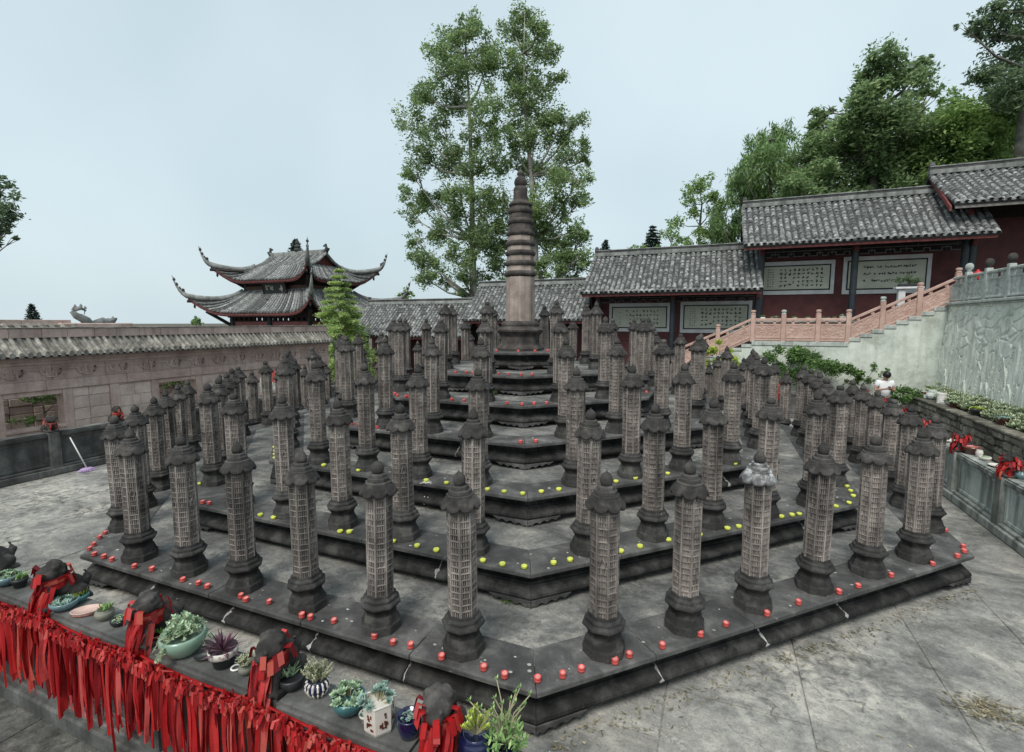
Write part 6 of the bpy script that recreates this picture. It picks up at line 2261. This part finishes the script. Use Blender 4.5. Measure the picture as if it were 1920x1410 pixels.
def flat_leaves(spots, n, size, z=.006):
    P = []
    for k in range(n):
        x_, y_ = spots(rl)
        a = rl.uniform(0, 6.28)
        L, w_ = size * rl.uniform(.5, 1.3), size * rl.uniform(.15, .35)
        cs, sn = math.cos(a), math.sin(a)
        zz = z + rl.uniform(0, .012)
        P.append([(x_ - cs * L / 2, y_ - sn * L / 2, zz), (x_ - sn * w_ / 2, y_ + cs * w_ / 2, zz + rl.uniform(-.003, .006)), (x_ + cs * L / 2, y_ + sn * L / 2, zz + rl.uniform(0, .01)), (x_ + sn * w_ / 2, y_ - cs * w_ / 2, zz + rl.uniform(-.003, .006))])
    return np.array(P)


def edge_spots(r):
    q = r.random()
    if q < .45:      # foot of the front-right side
        s = r.uniform(-2.8, 2.8)
        o = AP0 + .02 + abs(r.gauss(0, .1))
        return ((o + s) / math.sqrt(2), (-o + s) / math.sqrt(2))
    if q < .75: return (RBX - .2 - abs(r.gauss(0, .12)), r.uniform(-4, 5))
    if q < .9: return (LBX + .22 + abs(r.gauss(0, .1)), r.uniform(-7, 0))
    return (r.uniform(4, 7.8), r.uniform(-8, -3))


tag(obj('leaf_litter', quads_mesh('leaf_litter', flat_leaves(edge_spots, 900, .05), M['litter'])), 'scattered dry leaves along the foot of the platform and balustrades', 'leaves', kind='stuff')
pc = at(1855, 1335, z=0)
tag(obj('leaf_pile', quads_mesh('leaf_pile', flat_leaves(lambda r: (pc.x + r.gauss(0, .13), pc.y + r.gauss(0, .08)), 260, .055, .008), M['litter'])), 'heap of dry straw and leaves on the paving at bottom right', 'leaves', kind='stuff')
wx = B()
for k in range(240):
    kk = rl.choice([0, 0, 0, 1, 1, 2, 3])
    ap = AP0 - kk * DAP
    j = rl.choice([0, 1, 0, 1, 2, 7])
    s = rl.uniform(-1, 1) * (ap - .3) * T8
    o = -ap + rl.uniform(.04, .42)
    a = rad(45 * j)
    r_ = rl.uniform(.006, .02)
    wx.lathe([(r_, 0), (r_ * .7, .0025), (.001, .003)], 6, (s * math.cos(a) - o * math.sin(a), s * math.sin(a) + o * math.cos(a), tierz(kk) + .0005), off=rl.uniform(0, 6), sy=rl.uniform(.5, 1))
tag(wx.build('wax_drips', M['mortar']), 'pale dried wax drips on the tier edges', 'wax', kind='stuff')
sp_ = thing('white_paint_splash', 'white and yellow splash of paint on the third tier edge left of the centre corner', 'paint mark', (0, 0, 0))
ap2 = AP0 - 2 * DAP
c1 = at(800, 936, y=-ap2 + .085)
b = B()
for k in range(7):
    a = k * .9 + rl.uniform(-.2, .2)
    L = rl.uniform(.03, .07)
    b.box((c1.x + math.cos(a) * L * .6, c1.y - .03 + rl.uniform(0, .004), c1.z + math.sin(a) * L * .6), (L, .004, rl.uniform(.008, .02)), rot=Matrix.Rotation(-a, 3, 'Y'))
c2 = at(800, 904, z=tierz(2) + .004)
for k in range(8):
    a = k * .8 + rl.uniform(-.2, .2)
    L = rl.uniform(.04, .09)
    b.box((c2.x + math.cos(a) * L * .6, c2.y + math.sin(a) * L * .6, tierz(2) + .003), (L, rl.uniform(.008, .02), .003), rz=a)
tag(b.build('splash', M['whiteplastic'], sp_), kind='stuff')
for q, (px, py, kk, lab) in enumerate([(952, 1128, 0, 'small grass tuft at the foot of the second tier corner'), (1196, 838, 2, 'little green weed at the foot of the fourth tier'), (970, 740, 4, 'low weeds at the foot of the sixth tier'), (925, 740, 4, 'weed clump left of the sixth tier corner'), (790, 800, 3, 'small weed at the foot of the fifth tier left side')]):
    p = at(px, py, z=tierz(kk))
    P, _s = foliage('grass' if q == 0 else 'aloe', .08, .05 if q == 0 else .09, random.Random(300 + q))
    tag(obj('weed', quads_mesh('weed', P, M['shrub'] if q else M['succ_green']), None, None, (p.x, p.y, tierz(kk))), lab, 'weed', 'weeds in the platform joints')
# plants behind the wall openings
for q, (px, lab) in enumerate([(80, 'plant behind the near opening of the left wall'), (310, 'plant behind the second opening of the left wall')]):
    p = at(px, 750, x=-11.9)
    tree('wall_plant', lab, (p.x, p.y, 0), [(p.x, p.y, 0), (p.x, p.y, .8), (p.x, p.y, 1.2)], [((p.x, p.y - .3, 1.25), .25), ((p.x, p.y + .1, 1.3), .25), ((p.x, p.y + .35, 1.2), .2), ((p.x + .2, p.y - .5, .7), .25)], M['shrub'], .09, 2600, M['bark'], None, .03, cat='plant', branch_r=.015)
